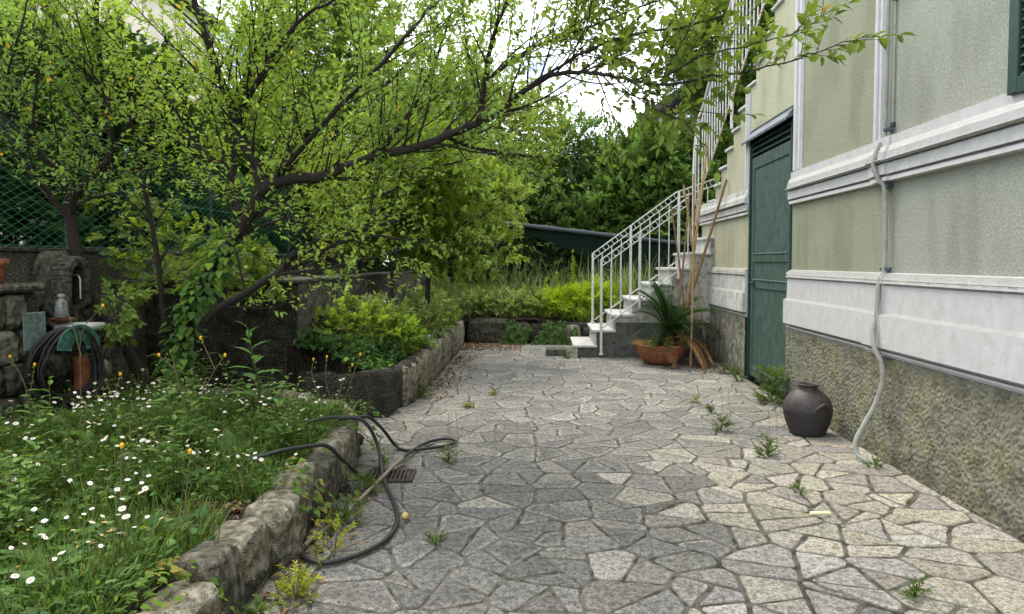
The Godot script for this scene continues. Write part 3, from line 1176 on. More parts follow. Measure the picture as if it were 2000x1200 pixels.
	for k in 4:
		var m := MB.new()
		m.box(Vector3(2.447, 2.655 + k * 0.065, -7.59), Vector3(0.05, 0.01, 1.3), 0.002, Basis(Vector3.BACK, 0.6))
		put("slat", m.mesh(), mat.green_paint, louvre)
	var can := MB.new()
	can.flat([Vector3(2.43, 2.925, -8.39), Vector3(2.43, 2.925, -6.86), Vector3(2.345, 2.81, -6.86), Vector3(2.345, 2.81, -8.39)], Vector3(2.5, 2.7, -7.4))
	can.flat([Vector3(2.43, 2.917, -8.39), Vector3(2.43, 2.917, -6.86), Vector3(2.345, 2.802, -6.86), Vector3(2.345, 2.802, -8.39)], Vector3(2.3, 3.2, -7.4))
	can.box(Vector3(2.346, 2.80, -7.625), Vector3(0.004, 0.028, 1.534), 0.001)
	for e in [-8.391, -6.859]:
		can.flat([Vector3(2.43, 2.92, e), Vector3(2.43, 2.84, e), Vector3(2.36, 2.80, e), Vector3(2.345, 2.81, e)], Vector3(2.4, 2.85, -7.4))
	put("door_canopy", can.mesh(), mat.zinc, h)
	# shutter at the top right
	var sf := MB.new()
	for zz in [-3.52, -2.62]:
		sf.box(Vector3(2.385, 3.0, zz), Vector3(0.05, 1.5, 0.075), 0.004)
	for y in [2.285, 3.72]:
		sf.box(Vector3(2.385, y, -3.07), Vector3(0.05, 0.08, 0.825), 0.004)
	var sh := put("window_shutter", sf.mesh(), mat.dark_green_paint, h, Vector3(0, 0, -0.11))
	for k in 30:
		var m := MB.new()
		m.box(Vector3(2.388, 2.345 + k * 0.0455, -3.07), Vector3(0.042, 0.008, 0.825), 0.002, Basis(Vector3.BACK, 0.7))
		put("slat", m.mesh(), mat.green_paint, sh)
	# conduit
	var c := thing("conduit_pipe", "grey corrugated conduit down the white pilaster, bending into the paving", "pipe", Vector3.ZERO)
	var up := MB.new()
	var prof := PackedVector3Array([Vector3(2.395, 6.5, -4.99), Vector3(2.395, 2.32, -5.0), Vector3(2.365, 2.24, -5.01), Vector3(2.328, 2.13, -5.01), Vector3(2.325, 2.06, -5.0), Vector3(2.35, 1.97, -4.975), Vector3(2.385, 1.88, -4.96), Vector3(2.39, 1.36, -4.95), Vector3(2.35, 1.28, -4.94), Vector3(2.325, 1.0, -4.92)])
	var line := smooth_path(prof, 6)
	var even := PackedVector3Array()
	for i in line.size() - 1:
		var l := line[i].distance_to(line[i + 1])
		var k := maxi(1, int(l / 0.008))
		for j in k:
			even.append(line[i].lerp(line[i + 1], float(j) / k))
	up.tube(even, 0.0175, 0.0175, 8, false)
	for i in up.v.size(): # ribs
		if (i / 9) % 2 == 0:
			up.v[i] -= up.n[i] * 0.0035
	put("corrugated_tube", up.mesh(), mat.conduit_grey, c)
	var lo := MB.new()
	lo.tube(smooth_path(PackedVector3Array([Vector3(2.325, 1.0, -4.92), Vector3(2.298, 0.92, -4.91), Vector3(2.295, 0.80, -4.87), Vector3(2.33, 0.70, -4.84), Vector3(2.34, 0.57, -4.84), Vector3(2.31, 0.41, -4.87), Vector3(2.235, 0.25, -4.88), Vector3(2.185, 0.14, -4.88), Vector3(2.185, 0.06, -4.85), Vector3(2.23, 0.025, -4.80), Vector3(2.31, 0.012, -4.76)]), 6), 0.0175, 0.0175, 10)
	put("smooth_tube", lo.mesh(), mat.conduit_grey, c)
	for y in [0.73, 1.35, 1.93, 2.33, 3.3]:
		var m := MB.new()
		m.box(Vector3(2.41, y, -4.965 if y > 1.0 else -4.84), Vector3(0.06, 0.025, 0.07), 0.004)
		put("clamp", m.mesh(), mat.zinc, c)
	var rod := thing("earthing_rod", "thin grey rod clipped to the wall beside the conduit", "rod", Vector3.ZERO)
	var rm := MB.new()
	rm.tube(PackedVector3Array([Vector3(2.418, 6.5, -4.935), Vector3(2.418, 2.34, -4.94)]), 0.006, 0.006, 8)
	put("rod_shaft", rm.mesh(), mat.conduit_grey, rod)
	for y in [2.36, 3.22]:
		var m := MB.new()
		m.box(Vector3(2.42, y, -4.938), Vector3(0.03, 0.03, 0.035), 0.005)
		put("clip", m.mesh(), mat.zinc, rod)


# ------------------------------------------------------------------ stairs
func build_stairs() -> void:
	var s := thing("outdoor_staircase", "white marble and plaster stair climbing to the house beside the cycad", "staircase", Vector3.ZERO)
	for k in 8:
		var x := 0.43 + 0.272 * k
		var y := 0.19 + 0.225 * k
		var t := MB.new()
		t.box(Vector3(x + 0.16, y - 0.02, -10.55), Vector3(0.35, 0.04, 1.12), 0.008)
		put("tread", t.mesh(), mat.marble, s)
		var r := MB.new()
		r.box(Vector3(x + 0.036, y - 0.1325, -10.55), Vector3(0.03, 0.183, 1.06), 0.002)
		put("riser", r.mesh(), mat.marble, s)
	# the solid under the steps
	var core := MB.new()
	for k in 8:
		var x := 0.43 + 0.272 * k
		var y := 0.19 + 0.225 * k
		core.box(Vector3(x + 0.188, (y - 0.042) * 0.5, -10.55), Vector3(0.271, y - 0.042, 1.05), 0.0)
	put("stair_side", core.mesh(), mat.stair_plaster, s)
	var dado := MB.new()
	for k in 8:
		var x := 0.43 + 0.272 * k
		dado.box(Vector3(x + 0.19, minf(0.155 + 0.225 * k - 0.012, 0.52) * 0.5, -10.02), Vector3(0.27, minf(0.155 + 0.225 * k - 0.012, 0.52), 0.02), 0.0)
	put("stair_dado", dado.mesh(), mat.dark_render, s)
	var up := MB.new()
	up.box(Vector3(2.95, 0.86, -10.55), Vector3(1.0, 1.74, 1.12), 0.0)
	var poly := PackedVector2Array([Vector2(-10.3, 0.0), Vector2(-7.105, 0.0), Vector2(-7.105, 4.05)])
	for k in range(8, -2, -1):
		var nose := -9.95 + 0.305 * k
		var y := 2.5 + 0.2 * k
		if k == 8:
			poly[2] = Vector2(-7.105, y - 0.045)
		poly.append(Vector2(nose, y - 0.045))
		poly.append(Vector2(nose, y - 0.245))
	poly.append(Vector2(-10.3, 2.0))
	up.extrude_x(poly, 2.502, 3.45)
	put("upper_flight", up.mesh(), mat.stair_plaster, s)
	for k in range(-1, 9):
		var t := MB.new()
		t.box(Vector3(2.925, 2.5 + 0.2 * k - 0.022, -9.95 + 0.305 * k + 0.14), Vector3(1.05, 0.04, 0.34), 0.01)
		put("tread", t.mesh(), mat.marble, s)
	var hb := MB.new()
	hb.box(Vector3(6.5, 3.2, -8.6), Vector3(6.0, 6.4, 2.9), 0.0)
	put("house_rear_wing", hb.mesh(), mat.pale_plaster, get_node("house"))
	railing("near", "white iron railing on the near side of the lower stair flight", PackedVector3Array([Vector3(0.82, 1.44, -9.985), Vector3(2.06, 2.33, -9.985)]), PackedVector3Array([Vector3(0.84, 0.44, -9.985), Vector3(2.06, 1.38, -9.985)]), 0.05, [0, 4, 8], 9)
	railing("far", "white iron railing on the far side of the lower stair flight", PackedVector3Array([Vector3(0.77, 1.54, -11.07), Vector3(2.09, 2.51, -11.07), Vector3(2.73, 2.73, -11.07)]), PackedVector3Array([Vector3(0.80, 0.47, -11.07), Vector3(2.09, 1.40, -11.07), Vector3(2.73, 1.78, -11.07)]), 0.42, [0, 4, 9], 13)
	upper_railing()


func bar(a: Vector3, b: Vector3, w: float, d: float) -> ArrayMesh: # a flat bar from a to b, w tall, d thick
	var mb := MB.new()
	var x := (b - a).normalized()
	var z := x.cross(Vector3.UP)
	z = Vector3.BACK if z.length() < 0.01 else z.normalized()
	mb.box((a + b) * 0.5, Vector3(a.distance_to(b), w, d), 0.002, Basis(x, z.cross(x).normalized(), z))
	return mb.mesh()


func ring(r: float, wire: float, about := Vector3.BACK) -> ArrayMesh:
	var mb := MB.new()
	var pts := PackedVector3Array()
	var e := about.cross(Vector3.UP).normalized()
	for k in 15:
		var a := TAU * k / 14.0
		pts.append(e * cos(a) * r + Vector3.UP * sin(a) * r)
	mb.tube(pts, wire, wire, 5, false)
	return mb.mesh()


func at_len(p: PackedVector3Array, x: float, axis: int) -> Vector3:
	for i in p.size() - 1:
		var a := p[i][axis]
		var b := p[i + 1][axis]
		if (x - a) * (x - b) <= 0.0 and absf(a - b) > 1e-6:
			return p[i].lerp(p[i + 1], (x - a) / (b - a))
	return p[0] if absf(x - p[0][axis]) < absf(x - p[p.size() - 1][axis]) else p[p.size() - 1]


func railing(_which: String, label: String, top: PackedVector3Array, low: PackedVector3Array, foot: float, posts: Array, count: int) -> void:
	var r := thing("stair_railing", label, "railing", Vector3.ZERO)
	for i in top.size() - 1:
		put("handrail", bar(top[i], top[i + 1], 0.016, 0.035), mat.white_iron, r)
		put("under_rail", bar(top[i] + Vector3(0, -0.105, 0), top[i + 1] + Vector3(0, -0.105, 0), 0.014, 0.02), mat.white_iron, r)
		put("bottom_rail", bar(low[i], low[i + 1], 0.018, 0.022), mat.white_iron, r)
	var x0 := top[0].x
	var x1 := top[top.size() - 1].x
	var rg := ring(0.046, 0.006)
	for k in count + 1:
		var x := lerpf(x0, x1, float(k) / count)
		var t := at_len(top, x, 0)
		var b := at_len(low, x, 0)
		var m := MB.new()
		if k in posts:
			var y0: float = foot if k == 0 else b.y - 0.12
			m.box(Vector3(x, (t.y + y0) * 0.5, t.z), Vector3(0.036, t.y - y0, 0.036), 0.003)
			if k == 0:
				m.box(Vector3(x, y0 + 0.01, t.z), Vector3(0.06, 0.03, 0.06), 0.004)
			put("post", m.mesh(), mat.white_iron, r)
		else:
			m.tube(PackedVector3Array([Vector3(x, b.y, t.z), Vector3(x, t.y - 0.1, t.z)]), 0.0085, 0.0085, 6, false)
			put("baluster", m.mesh(), mat.white_iron, r)
	var n2 := int((x1 - x0) / 0.135)
	for k in n2:
		var x := lerpf(x0, x1, (k + 0.5) / n2)
		var t := at_len(top, x, 0)
		put("ring", rg, mat.white_iron, r, Vector3(x, t.y - 0.052, t.z))


func upper_railing() -> void:
	var r := thing("stair_railing", "tall white iron railing of the upper stair flight, rust stained along its foot", "railing", Vector3.ZERO)
	var top := smooth_path(PackedVector3Array([Vector3(2.31, 1.75, -10.86), Vector3(2.315, 2.5, -10.88), Vector3(2.33, 3.1, -10.92), Vector3(2.37, 3.58, -10.88), Vector3(2.415, 3.77, -10.78), Vector3(2.415, 4.07, -10.3), Vector3(2.415, 4.79, -9.15), Vector3(2.415, 5.85, -7.4)]), 4)
	var low := smooth_path(PackedVector3Array([Vector3(2.345, 1.95, -10.85), Vector3(2.39, 2.42, -10.87), Vector3(2.413, 2.62, -10.62), Vector3(2.415, 2.97, -10.0), Vector3(2.415, 3.53, -9.08), Vector3(2.415, 4.40, -7.55)]), 4)
	var under := PackedVector3Array()
	for i in range(9, top.size()):
		under.append(top[i] + Vector3(0, -0.13, 0.05))
	var hm := MB.new()
	hm.tube(top, 0.018, 0.018, 6)
	put("handrail", hm.mesh(), mat.white_iron, r)
	var um := MB.new()
	um.tube(under, 0.011, 0.011, 6)
	put("under_rail", um.mesh(), mat.white_iron, r)
	for i in low.size() - 1:
		put("bottom_rail", bar(low[i], low[i + 1], 0.045, 0.012), mat.stained_iron, r)
	var z := -10.74
	var k := 0
	while z < -7.6:
		var t := at_len(top.slice(14), z, 2)
		var b := at_len(low.slice(6), z, 2)
		var m := MB.new()
		if k % 12 == 11:
			m.box(Vector3(2.415, (t.y + b.y - 0.4) * 0.5, z), Vector3(0.03, t.y - b.y + 0.4, 0.04), 0.003)
			put("post", m.mesh(), mat.white_iron, r)
		else:
			m.tube(PackedVector3Array([Vector3(2.415, b.y, z), Vector3(2.415, t.y - 0.12, z)]), 0.0095, 0.0095, 6, false)
			put("baluster", m.mesh(), mat.white_iron, r)
		z += 0.15
		k += 1
	for p in [[2.35, 3.38, -10.9, 2.3], [2.385, 3.6, -10.86, 2.5]]:
		var m := MB.new()
		m.tube(PackedVector3Array([Vector3(p[0], p[3], p[2]), Vector3(p[0], p[1], p[2])]), 0.0095, 0.0095, 6, false)
		put("baluster", m.mesh(), mat.white_iron, r)


# ------------------------------------------------------------------ back fence, far buildings
func build_back_fence() -> void:
	var k := thing("kerb_wall", "thin low concrete kerb sloping behind the raised bed under the dark fence", "wall", Vector3.ZERO)
	var m := MB.new()
	var a := Vector3(-3.4, 1.16, -13.3)
	var b := Vector3(3.2, 0.38, -13.3)
	var x := (b - a).normalized()
	m.box((a + b) * 0.5 + Vector3(0, -0.2, 0), Vector3(a.distance_to(b), 0.42, 0.1), 0.01, Basis(x, Vector3.BACK.cross(x), Vector3.BACK))
	put("kerb", m.mesh(), mat.grey_render, k)
	var f := thing("screened_fence", "dark green mesh fence with a rolled black shade cloth along its top at the back", "fence", Vector3.ZERO)
	var slope := (b.y - a.y) / (b.x - a.x)
	for px in [-2.9, -0.95, 1.0, 2.9]:
		var p := MB.new()
		var y: float = a.y + (px - a.x) * slope
		p.tube(PackedVector3Array([Vector3(px, y - 0.2, -13.36), Vector3(px, y + 1.3, -13.36)]), 0.022, 0.022, 8)
		put("post", p.mesh(), mat.dark_wire, f)
	var wm := MultiMesh.new()
	var wire := put("wire_mesh", chain_link(6.4, 1.2, 0.07, 0.0032), mat.dark_wire, f, a + Vector3(0, 0.02, -0.02))
	wire.rotation.z = atan(slope)
	# cloth: hangs deeper to the right, sags between posts
	var c := MB.new()
	var n := 70
	for i in n + 1:
		var t := float(i) / n
		var cx := lerpf(-0.95, 3.2, t)
		var base := a.y + (cx - a.x) * slope
		var topy := base + 1.28
		var deep := 0.16 + 0.85 * smoothstep(0.1, 0.9, t)
		for j in 6:
			var s := j / 5.0
			c.vert(Vector3(cx, topy - deep * s, -13.30 + 0.03 * sin(cx * 9.0 + s * 3.0) * s), Vector3.BACK)
	for i in n:
		for j in 5:
			var q := i * 6 + j
			c.quad(q, q + 1, q + 7, q + 6)
	put("shade_cloth", c.mesh(), mat.shade_cloth, f)
	var roll := MB.new()
	var rp := PackedVector3Array()
	for i in 30:
		var t := i / 29.0
		var cx := lerpf(-1.0, 3.2, t)
		rp.append(Vector3(cx, a.y + (cx - a.x) * slope + 1.30 , -13.28))
	roll.tube(rp, 0.05, 0.04, 8, true, 0.12)
	put("rolled_cloth", roll.mesh(), material("rolled_cloth", lin(0.045, 0.055, 0.06), 0.55), f)


func build_far_buildings() -> void:
	var b := thing("far_house", "cream plastered building far behind the trees at the upper left", "building", Vector3(-17.6, 0, -24))
	var m := MB.new()
	m.box(Vector3(0, 5.4, 0), Vector3(8.0, 11.2, 8.0), 0.0)
	put("wall", m.mesh(), mat.cream_plaster, b)
	for w in [[-1.2, 8.6], [1.9, 8.6], [-1.2, 5.4], [1.9, 5.4]]:
		var f := MB.new()
		f.box(Vector3(w[0], w[1], 4.02), Vector3(1.2, 1.9, 0.08), 0.01)
		var win := put("window", f.mesh(), mat.roof_dark, b)
		for k in 10:
			var sl := MB.new()
			sl.box(Vector3(w[0], w[1] - 0.8 + k * 0.18, 4.075), Vector3(1.1, 0.12, 0.03), 0.005)
			put("shutter_slat", sl.mesh(), mat.dark_green_paint, win)
	var rf := MB.new()
	rf.box(Vector3(0, 11.1, 0), Vector3(8.8, 0.25, 8.8), 0.02)
	put("roof", rf.mesh(), mat.roof_dark, b)
	var e := thing("neighbour_house", "white house far at the back, only its dark sloping eave clear of the trees", "building", Vector3(6.0, -0.15, -25))
	var em := MB.new()
	em.box(Vector3(0, 3.1, -1.5), Vector3(4.4, 6.6, 6.0), 0.0)
	put("wall", em.mesh(), mat.white_paint, e)
	var ro := MB.new()
	var g := [Vector3(-2.75, 6.35, 1.9), Vector3(0, 8.2, 1.9), Vector3(2.75, 6.35, 1.9)]
	for i in 2:
		var p: Vector3 = g[i]
		var q: Vector3 = g[i + 1]
		var mid := (p + q) * 0.5
		ro.box(mid + Vector3(0, 0, -3.4), Vector3(p.distance_to(q) + 0.1, 0.22, 7.0), 0.02, Basis((q - p).normalized(), Vector3.BACK.cross((q - p).normalized()), Vector3.BACK))
	put("roof", ro.mesh(), mat.roof_dark, e)


# ------------------------------------------------------------------ fountain corner
func build_fountain_corner() -> void:
	var b := thing("stone_bench_wall", "low rubble masonry block with a flat cap under the green fence at the left edge", "wall", Vector3.ZERO)
	var m := MB.new()
	m.box(Vector3(-3.66, 0.6, -3.75), Vector3(0.2, 1.18, 1.8), 0.02)
	put("core", m.mesh(), mat.wall_render, b)
	for row in 5:
		var z := -2.95 - rr(0.0, 0.1)
		while z > -4.5:
			var wd := rr(0.18, 0.36)
			var o := put("stone", rock(Vector3(0.12, 0.23, wd), 4.0, 0.1), stone_mat(), b, Vector3(-3.56, 0.05 + row * 0.225, z - wd * 0.5))
			o.rotation.x = rr(-0.05, 0.05)
			z -= wd * 0.98
	var cap := MB.new()
	cap.box(Vector3(-3.64, 1.225, -3.76), Vector3(0.26, 0.06, 1.84), 0.02)
	put("cap", cap.mesh(), mat.stone_a, b)
	# pot on the cap
	var p := thing("flower_pot", "terracotta flower pot standing on the masonry cap at the left edge", "flower pot", Vector3(-3.64, 1.255, -4.36))
	var pm := MB.new()
	pm.lathe(PackedVector2Array([Vector2(0.0, 0.0), Vector2(0.052, 0.0), Vector2(0.075, 0.125), Vector2(0.09, 0.127), Vector2(0.092, 0.165), Vector2(0.08, 0.167), Vector2(0.07, 0.13), Vector2(0.0, 0.13)]), 20)
	put("pot", pm.mesh(), mat.terracotta, p)
	# stone fountain head: an arched hood over a niche, with a spout
	var f := thing("fountain_head", "weathered arched stone fountain head with a thin spout, behind the left plum trunk", "fountain", Vector3(-3.70, 1.10, -5.06), PI / 2)
	put("back_stone", rock(Vector3(0.42, 0.50, 0.16), 4.0, 0.10, 5), mat.stone_a, f, Vector3(0, -0.12, -0.04))
	var hood := MB.new()
	var prev := []
	for k in 13:
		var a := PI * k / 12.0
		var c := Vector3(cos(a), sin(a), 0)
		hood.box(Vector3(0.02, 0.17, 0.08) + c * Vector3(0.115, 0.14, 0), Vector3(0.07, 0.055, 0.15), 0.015, Basis(Vector3.BACK, a))
	put("hood", hood.mesh(), mat.stone_b, f)
	put("jamb_stone", rock(Vector3(0.08, 0.26, 0.15), 4.0, 0.08), mat.stone_b, f, Vector3(-0.10, -0.07, 0.08))
	put("jamb_stone", rock(Vector3(0.08, 0.26, 0.15), 4.0, 0.08), mat.stone_d, f, Vector3(0.13, -0.07, 0.08))
	var sp := MB.new()
	sp.tube(PackedVector3Array([Vector3(0.02, 0.20, 0.06), Vector3(0.02, 0.20, 0.13), Vector3(0.02, 0.17, 0.15), Vector3(0.02, 0.02, 0.15)]), 0.008, 0.008, 8)
	put("spout", sp.mesh(), mat.metal, f)
	var side := thing("rubble_stones", "heap of rough stones bonded to the wall beside the fountain head", "stones", Vector3(-3.68, 0, -5.0))
	for k in 22:
		var o := put("stone", rock(Vector3(0.16, rr(0.16, 0.26), rr(0.18, 0.3)), 4.0, 0.12), stone_mat(), side, Vector3(rr(-0.02, 0.06), 0.18 + (k % 5) * 0.18, rr(-0.75, 0.25)))
		o.rotation.x = rr(-0.15, 0.15)
	# sink
	var s := thing("stone_sink", "small white stone sink slab on a terracotta column below the fountain head", "sink", Vector3(-3.40, 0.36, -4.86))
	var sm := MB.new()
	sm.box(Vector3(0, 0.565, 0), Vector3(0.26, 0.05, 0.24), 0.015)
	put("slab", sm.mesh(), mat.marble, s)
	var bs := MB.new()
	bs.box(Vector3(0.0, 0.45, 0), Vector3(0.22, 0.17, 0.2), 0.04)
	put("basin", bs.mesh(), mat.dark_render, s)
	var co := MB.new()
	co.lathe(PackedVector2Array([Vector2(0.07, 0.0), Vector2(0.055, 0.04), Vector2(0.05, 0.33), Vector2(0.06, 0.36), Vector2(0.0, 0.36)]), 16)
	put("column", co.mesh(), mat.terracotta, s)
	var bt := thing("spray_bottle", "clear white plastic bottle standing on a terracotta saucer by the sink", "bottle", Vector3(-3.47, 1.0, -4.76))
	var bm := MB.new()
	bm.lathe(PackedVector2Array([Vector2(0.0, 0.0), Vector2(0.05, 0.0), Vector2(0.042, 0.07), Vector2(0.036, 0.11), Vector2(0.018, 0.135), Vector2(0.018, 0.145), Vector2(0.024, 0.146), Vector2(0.024, 0.17), Vector2(0.0, 0.172)]), 16)
	put("bottle_body", bm.mesh(), material("cloudy_plastic", lin(0.2, 0.21, 0.21), 0.35), bt)
	var sa := MB.new()
	sa.lathe(PackedVector2Array([Vector2(0.0, -0.025), Vector2(0.06, -0.025), Vector2(0.085, -0.004), Vector2(0.08, -0.004), Vector2(0.0, -0.008)]), 16)
	put("saucer", sa.mesh(), mat.terracotta, bt)
	# hose hanger with the old hose
	var r := thing("hose_hanger", "green plastic hose hanger with a curved saddle, fixed to the masonry at the left", "hose hanger", Vector3(-3.43, 0.86, -4.60), PI / 2 - 0.25)
	var pl := MB.new()
	pl.box(Vector3(-0.13, 0.07, 0.01), Vector3(0.16, 0.26, 0.012), 0.004)
	put("back_plate", pl.mesh(), mat.faded_plastic, r)
	var sd := MB.new()
	for k in 9:
		var a := PI * (0.12 + 0.76 * k / 8.0)
		sd.box(Vector3(0.06 + cos(a) * 0.13, -0.06 + sin(a) * 0.13, 0.09), Vector3(0.012, 0.05, 0.16), 0.003, Basis(Vector3.BACK, a))
	put("saddle", sd.mesh(), mat.green_plastic, r)
	var lip := MB.new()
	for k in 11:
		var a := PI * (0.05 + 0.9 * k / 10.0)
		lip.box(Vector3(0.06 + cos(a) * 0.11, -0.06 + sin(a) * 0.11, 0.175), Vector3(0.11, 0.05, 0.01), 0.003, Basis(Vector3.BACK, a))
	put("front_lip", lip.mesh(), mat.green_plastic, r)
	var h := thing("coiled_hose", "old black hose hanging in loops from the green hanger at the left", "hose", Vector3(-3.41, 0.86, -4.60), PI / 2 - 0.25)
	for k in 9:
		var lo := rr(0.42, 0.62)
		var wd := rr(0.17, 0.25)
		var zz := 0.03 + k * 0.016
		var pts := PackedVector3Array()
		for j in 25:
			var a := TAU * j / 24.0
			var y := 0.06 - lo * 0.5 + cos(a) * (lo * 0.5 + 0.02)
			pts.append(Vector3(0.04 + sin(a) * wd * (1.0 + 0.25 * cos(a + 2.5)) + rr(-0.006, 0.006), y, zz + rr(-0.01, 0.01) + 0.03 * sin(a)))
		var lm := MB.new()
		lm.tube(smooth_path(pts, 2), 0.0095, 0.0095, 7)
		put("loop", lm.mesh(), mat.old_hose if k % 3 else mat.rubber, h)
	var tail := MB.new()
	tail.tube(smooth_path(PackedVector3Array([Vector3(-0.1, -0.35, 0.1), Vector3(0.05, -0.47, 0.16), Vector3(0.2, -0.44, 0.2), Vector3(0.38, -0.47, 0.24), Vector3(0.5, -0.56, 0.22)]), 4), 0.0095, 0.0095, 7)
	put("tail", tail.mesh(), mat.old_hose, h)
	# white garden chair beyond the fence
	var ch := thing("garden_chair", "white plastic garden chair half hidden behind the green fence at the left", "chair", Vector3(-5.6, 0.92, -7.4), 0.9)
	for e in [[-0.22, -0.2, 0.44], [0.22, -0.2, 0.44], [-0.22, 0.22, 0.9], [0.22, 0.22, 0.9]]:
		var lm := MB.new()
		lm.box(Vector3(e[0], e[2] * 0.5, e[1]), Vector3(0.05, e[2], 0.05), 0.01)
		put("leg", lm.mesh(), mat.white_plastic, ch)
	var st := MB.new()
	st.box(Vector3(0, 0.44, 0), Vector3(0.5, 0.03, 0.48), 0.01)
	put("seat", st.mesh(), mat.white_plastic, ch)
	var bk := MB.new()
	bk.box(Vector3(0, 0.88, 0.22), Vector3(0.46, 0.12, 0.03), 0.01)
	for k in 4:
		bk.box(Vector3(-0.14 + k * 0.093, 0.66, 0.22), Vector3(0.04, 0.38, 0.02), 0.005)
	put("backrest", bk.mesh(), mat.white_plastic, ch)


# ------------------------------------------------------------------ loose things in the yard
func build_yard_things() -> void:
	# jar
	var j := thing("clay_jar", "round dark clay jar with ear handles standing by the plinth next to the door", "jar", Vector3(2.13, 0.008, -5.62), 0.35)
	var up := MB.new()
	up.lathe(PackedVector2Array([Vector2(0.187, 0.205), Vector2(0.184, 0.24), Vector2(0.168, 0.283), Vector2(0.135, 0.325), Vector2(0.098, 0.352), Vector2(0.078, 0.362), Vector2(0.071, 0.372), Vector2(0.070, 0.388), Vector2(0.079, 0.396), Vector2(0.086, 0.402), Vector2(0.086, 0.408), Vector2(0.078, 0.411), Vector2(0.064, 0.405), Vector2(0.058, 0.385), Vector2(0.06, 0.36), Vector2(0.12, 0.31), Vector2(0.16, 0.2), Vector2(0.1, 0.02), Vector2(0.0, 0.015)]), 40)
	put("upper_body", up.mesh(), mat.dark_clay, j)
	var lo := MB.new()
	lo.lathe(PackedVector2Array([Vector2(0.0, 0.0), Vector2(0.128, 0.0), Vector2(0.134, 0.006), Vector2(0.150, 0.05), Vector2(0.170, 0.105), Vector2(0.184, 0.16), Vector2(0.1885, 0.2), Vector2(0.1885, 0.208), Vector2(0.186, 0.21)]), 40)
	put("lower_body", lo.mesh(), mat.dark_clay_base, j)
	for a in [1.64, 4.78]:
		var d := Vector3(cos(a), 0, sin(a))
		var s := Vector3(-sin(a), 0, cos(a))
		var pts := PackedVector3Array()
		for k in 9:
			var t := k / 8.0
			pts.append(d * (0.172 + 0.035 * sin(PI * t)) + s * 0.055 * (1.0 - 2.0 * t) + Vector3(0, 0.225 + 0.05 * sin(PI * t), 0))
		var hm := MB.new()
		hm.tube(smooth_path(pts, 2), 0.014, 0.012, 8)
		put("handle", hm.mesh(), mat.dark_clay, j)
	# chalk and fallen plum
	var c := MB.new()
	c.tube(PackedVector3Array([Vector3(-0.055, 0.02, 0.004), Vector3(0.055, 0.02, -0.004)]), 0.0105, 0.0095, 10)
	var ck := put("chalk_stick", c.mesh(), mat.chalk, null, Vector3(1.51, 0.004, -3.78))
	tag(ck, "pale yellow chalk stick lying on the light paving in the foreground", "chalk")
	var pl := MB.new()
	pl.lathe(PackedVector2Array([Vector2(0.0, 0.0), Vector2(0.011, 0.002), Vector2(0.018, 0.01), Vector2(0.02, 0.019), Vector2(0.017, 0.03), Vector2(0.009, 0.037), Vector2(0.0, 0.037)]), 14)
	tag(put("fallen_plum", pl.mesh(), mat.plum_ripe, null, Vector3(-0.75, 0.01, -3.62)), "small yellow fallen plum on the paving inside the hose loop", "plum")
	# grey block by the first step
	var bm := MB.new()
	bm.box(Vector3.ZERO, Vector3(0.30, 0.10, 0.30), 0.012)
	tag(put("stone_block", bm.mesh(), mat.dark_render, null, Vector3(0.17, 0.058, -10.28)), "flat dark grey stone block on the paving left of the first stair step", "stone block")
	# drain
	var g := thing("drain_grate", "rusty iron drain grate in the paving under the hose", "drain grate", Vector3(-1.0, 0.006, -4.36), 0.08)
	var pit := MB.new()
	pit.box(Vector3(0, -0.001, 0), Vector3(0.285, 0.006, 0.215), 0.0)
	put("pit", pit.mesh(), mat.dark_slot, g)
	var fm := MB.new()
	for s in [-1, 1]:
		fm.box(Vector3(s * 0.147, 0.005, 0), Vector3(0.018, 0.02, 0.24), 0.003)
		fm.box(Vector3(0, 0.005, s * 0.112), Vector3(0.276, 0.02, 0.018), 0.003)
	put("frame", fm.mesh(), mat.rust_iron, g)
	var one := MB.new()
	one.box(Vector3.ZERO, Vector3(0.014, 0.016, 0.206), 0.003)
	var om := one.mesh()
	for k in 10:
		put("bar", om, mat.rust_iron, g, Vector3(-0.122 + k * 0.0271, 0.009, 0))
	# garden spotlight on a spike in the raised bed
	var sp := thing("garden_spotlight", "small black garden spotlight on a spike among the raised bed weeds", "spotlight", Vector3(-1.55, 0.42, -8.3))
	var hm := MB.new()
	hm.lathe(PackedVector2Array([Vector2(0.0, -0.07), Vector2(0.03, -0.065), Vector2(0.045, -0.02), Vector2(0.06, 0.06), Vector2(0.052, 0.06), Vector2(0.0, 0.045)]), 16, Vector3(0, 0.16, 0), Basis(Vector3(0.3, 0, 1).normalized(), -0.9))
	put("lamp_head", hm.mesh(), mat.rubber, sp)
	var spk := MB.new()
	spk.tube(PackedVector3Array([Vector3(0, -0.1, 0), Vector3(0, 0.13, 0)]), 0.01, 0.012, 8)
	put("spike", spk.mesh(), mat.rubber, sp)
	# slab of white stone left in the raised bed
	tag(put("white_slab", rock(Vector3(0.36, 0.07, 0.2), 5.0, 0.06), mat.marble, null, Vector3(-1.62, 0.40, -8.75)), "flat whitish stone slab lying in the raised bed behind the spotlight", "stone slab")


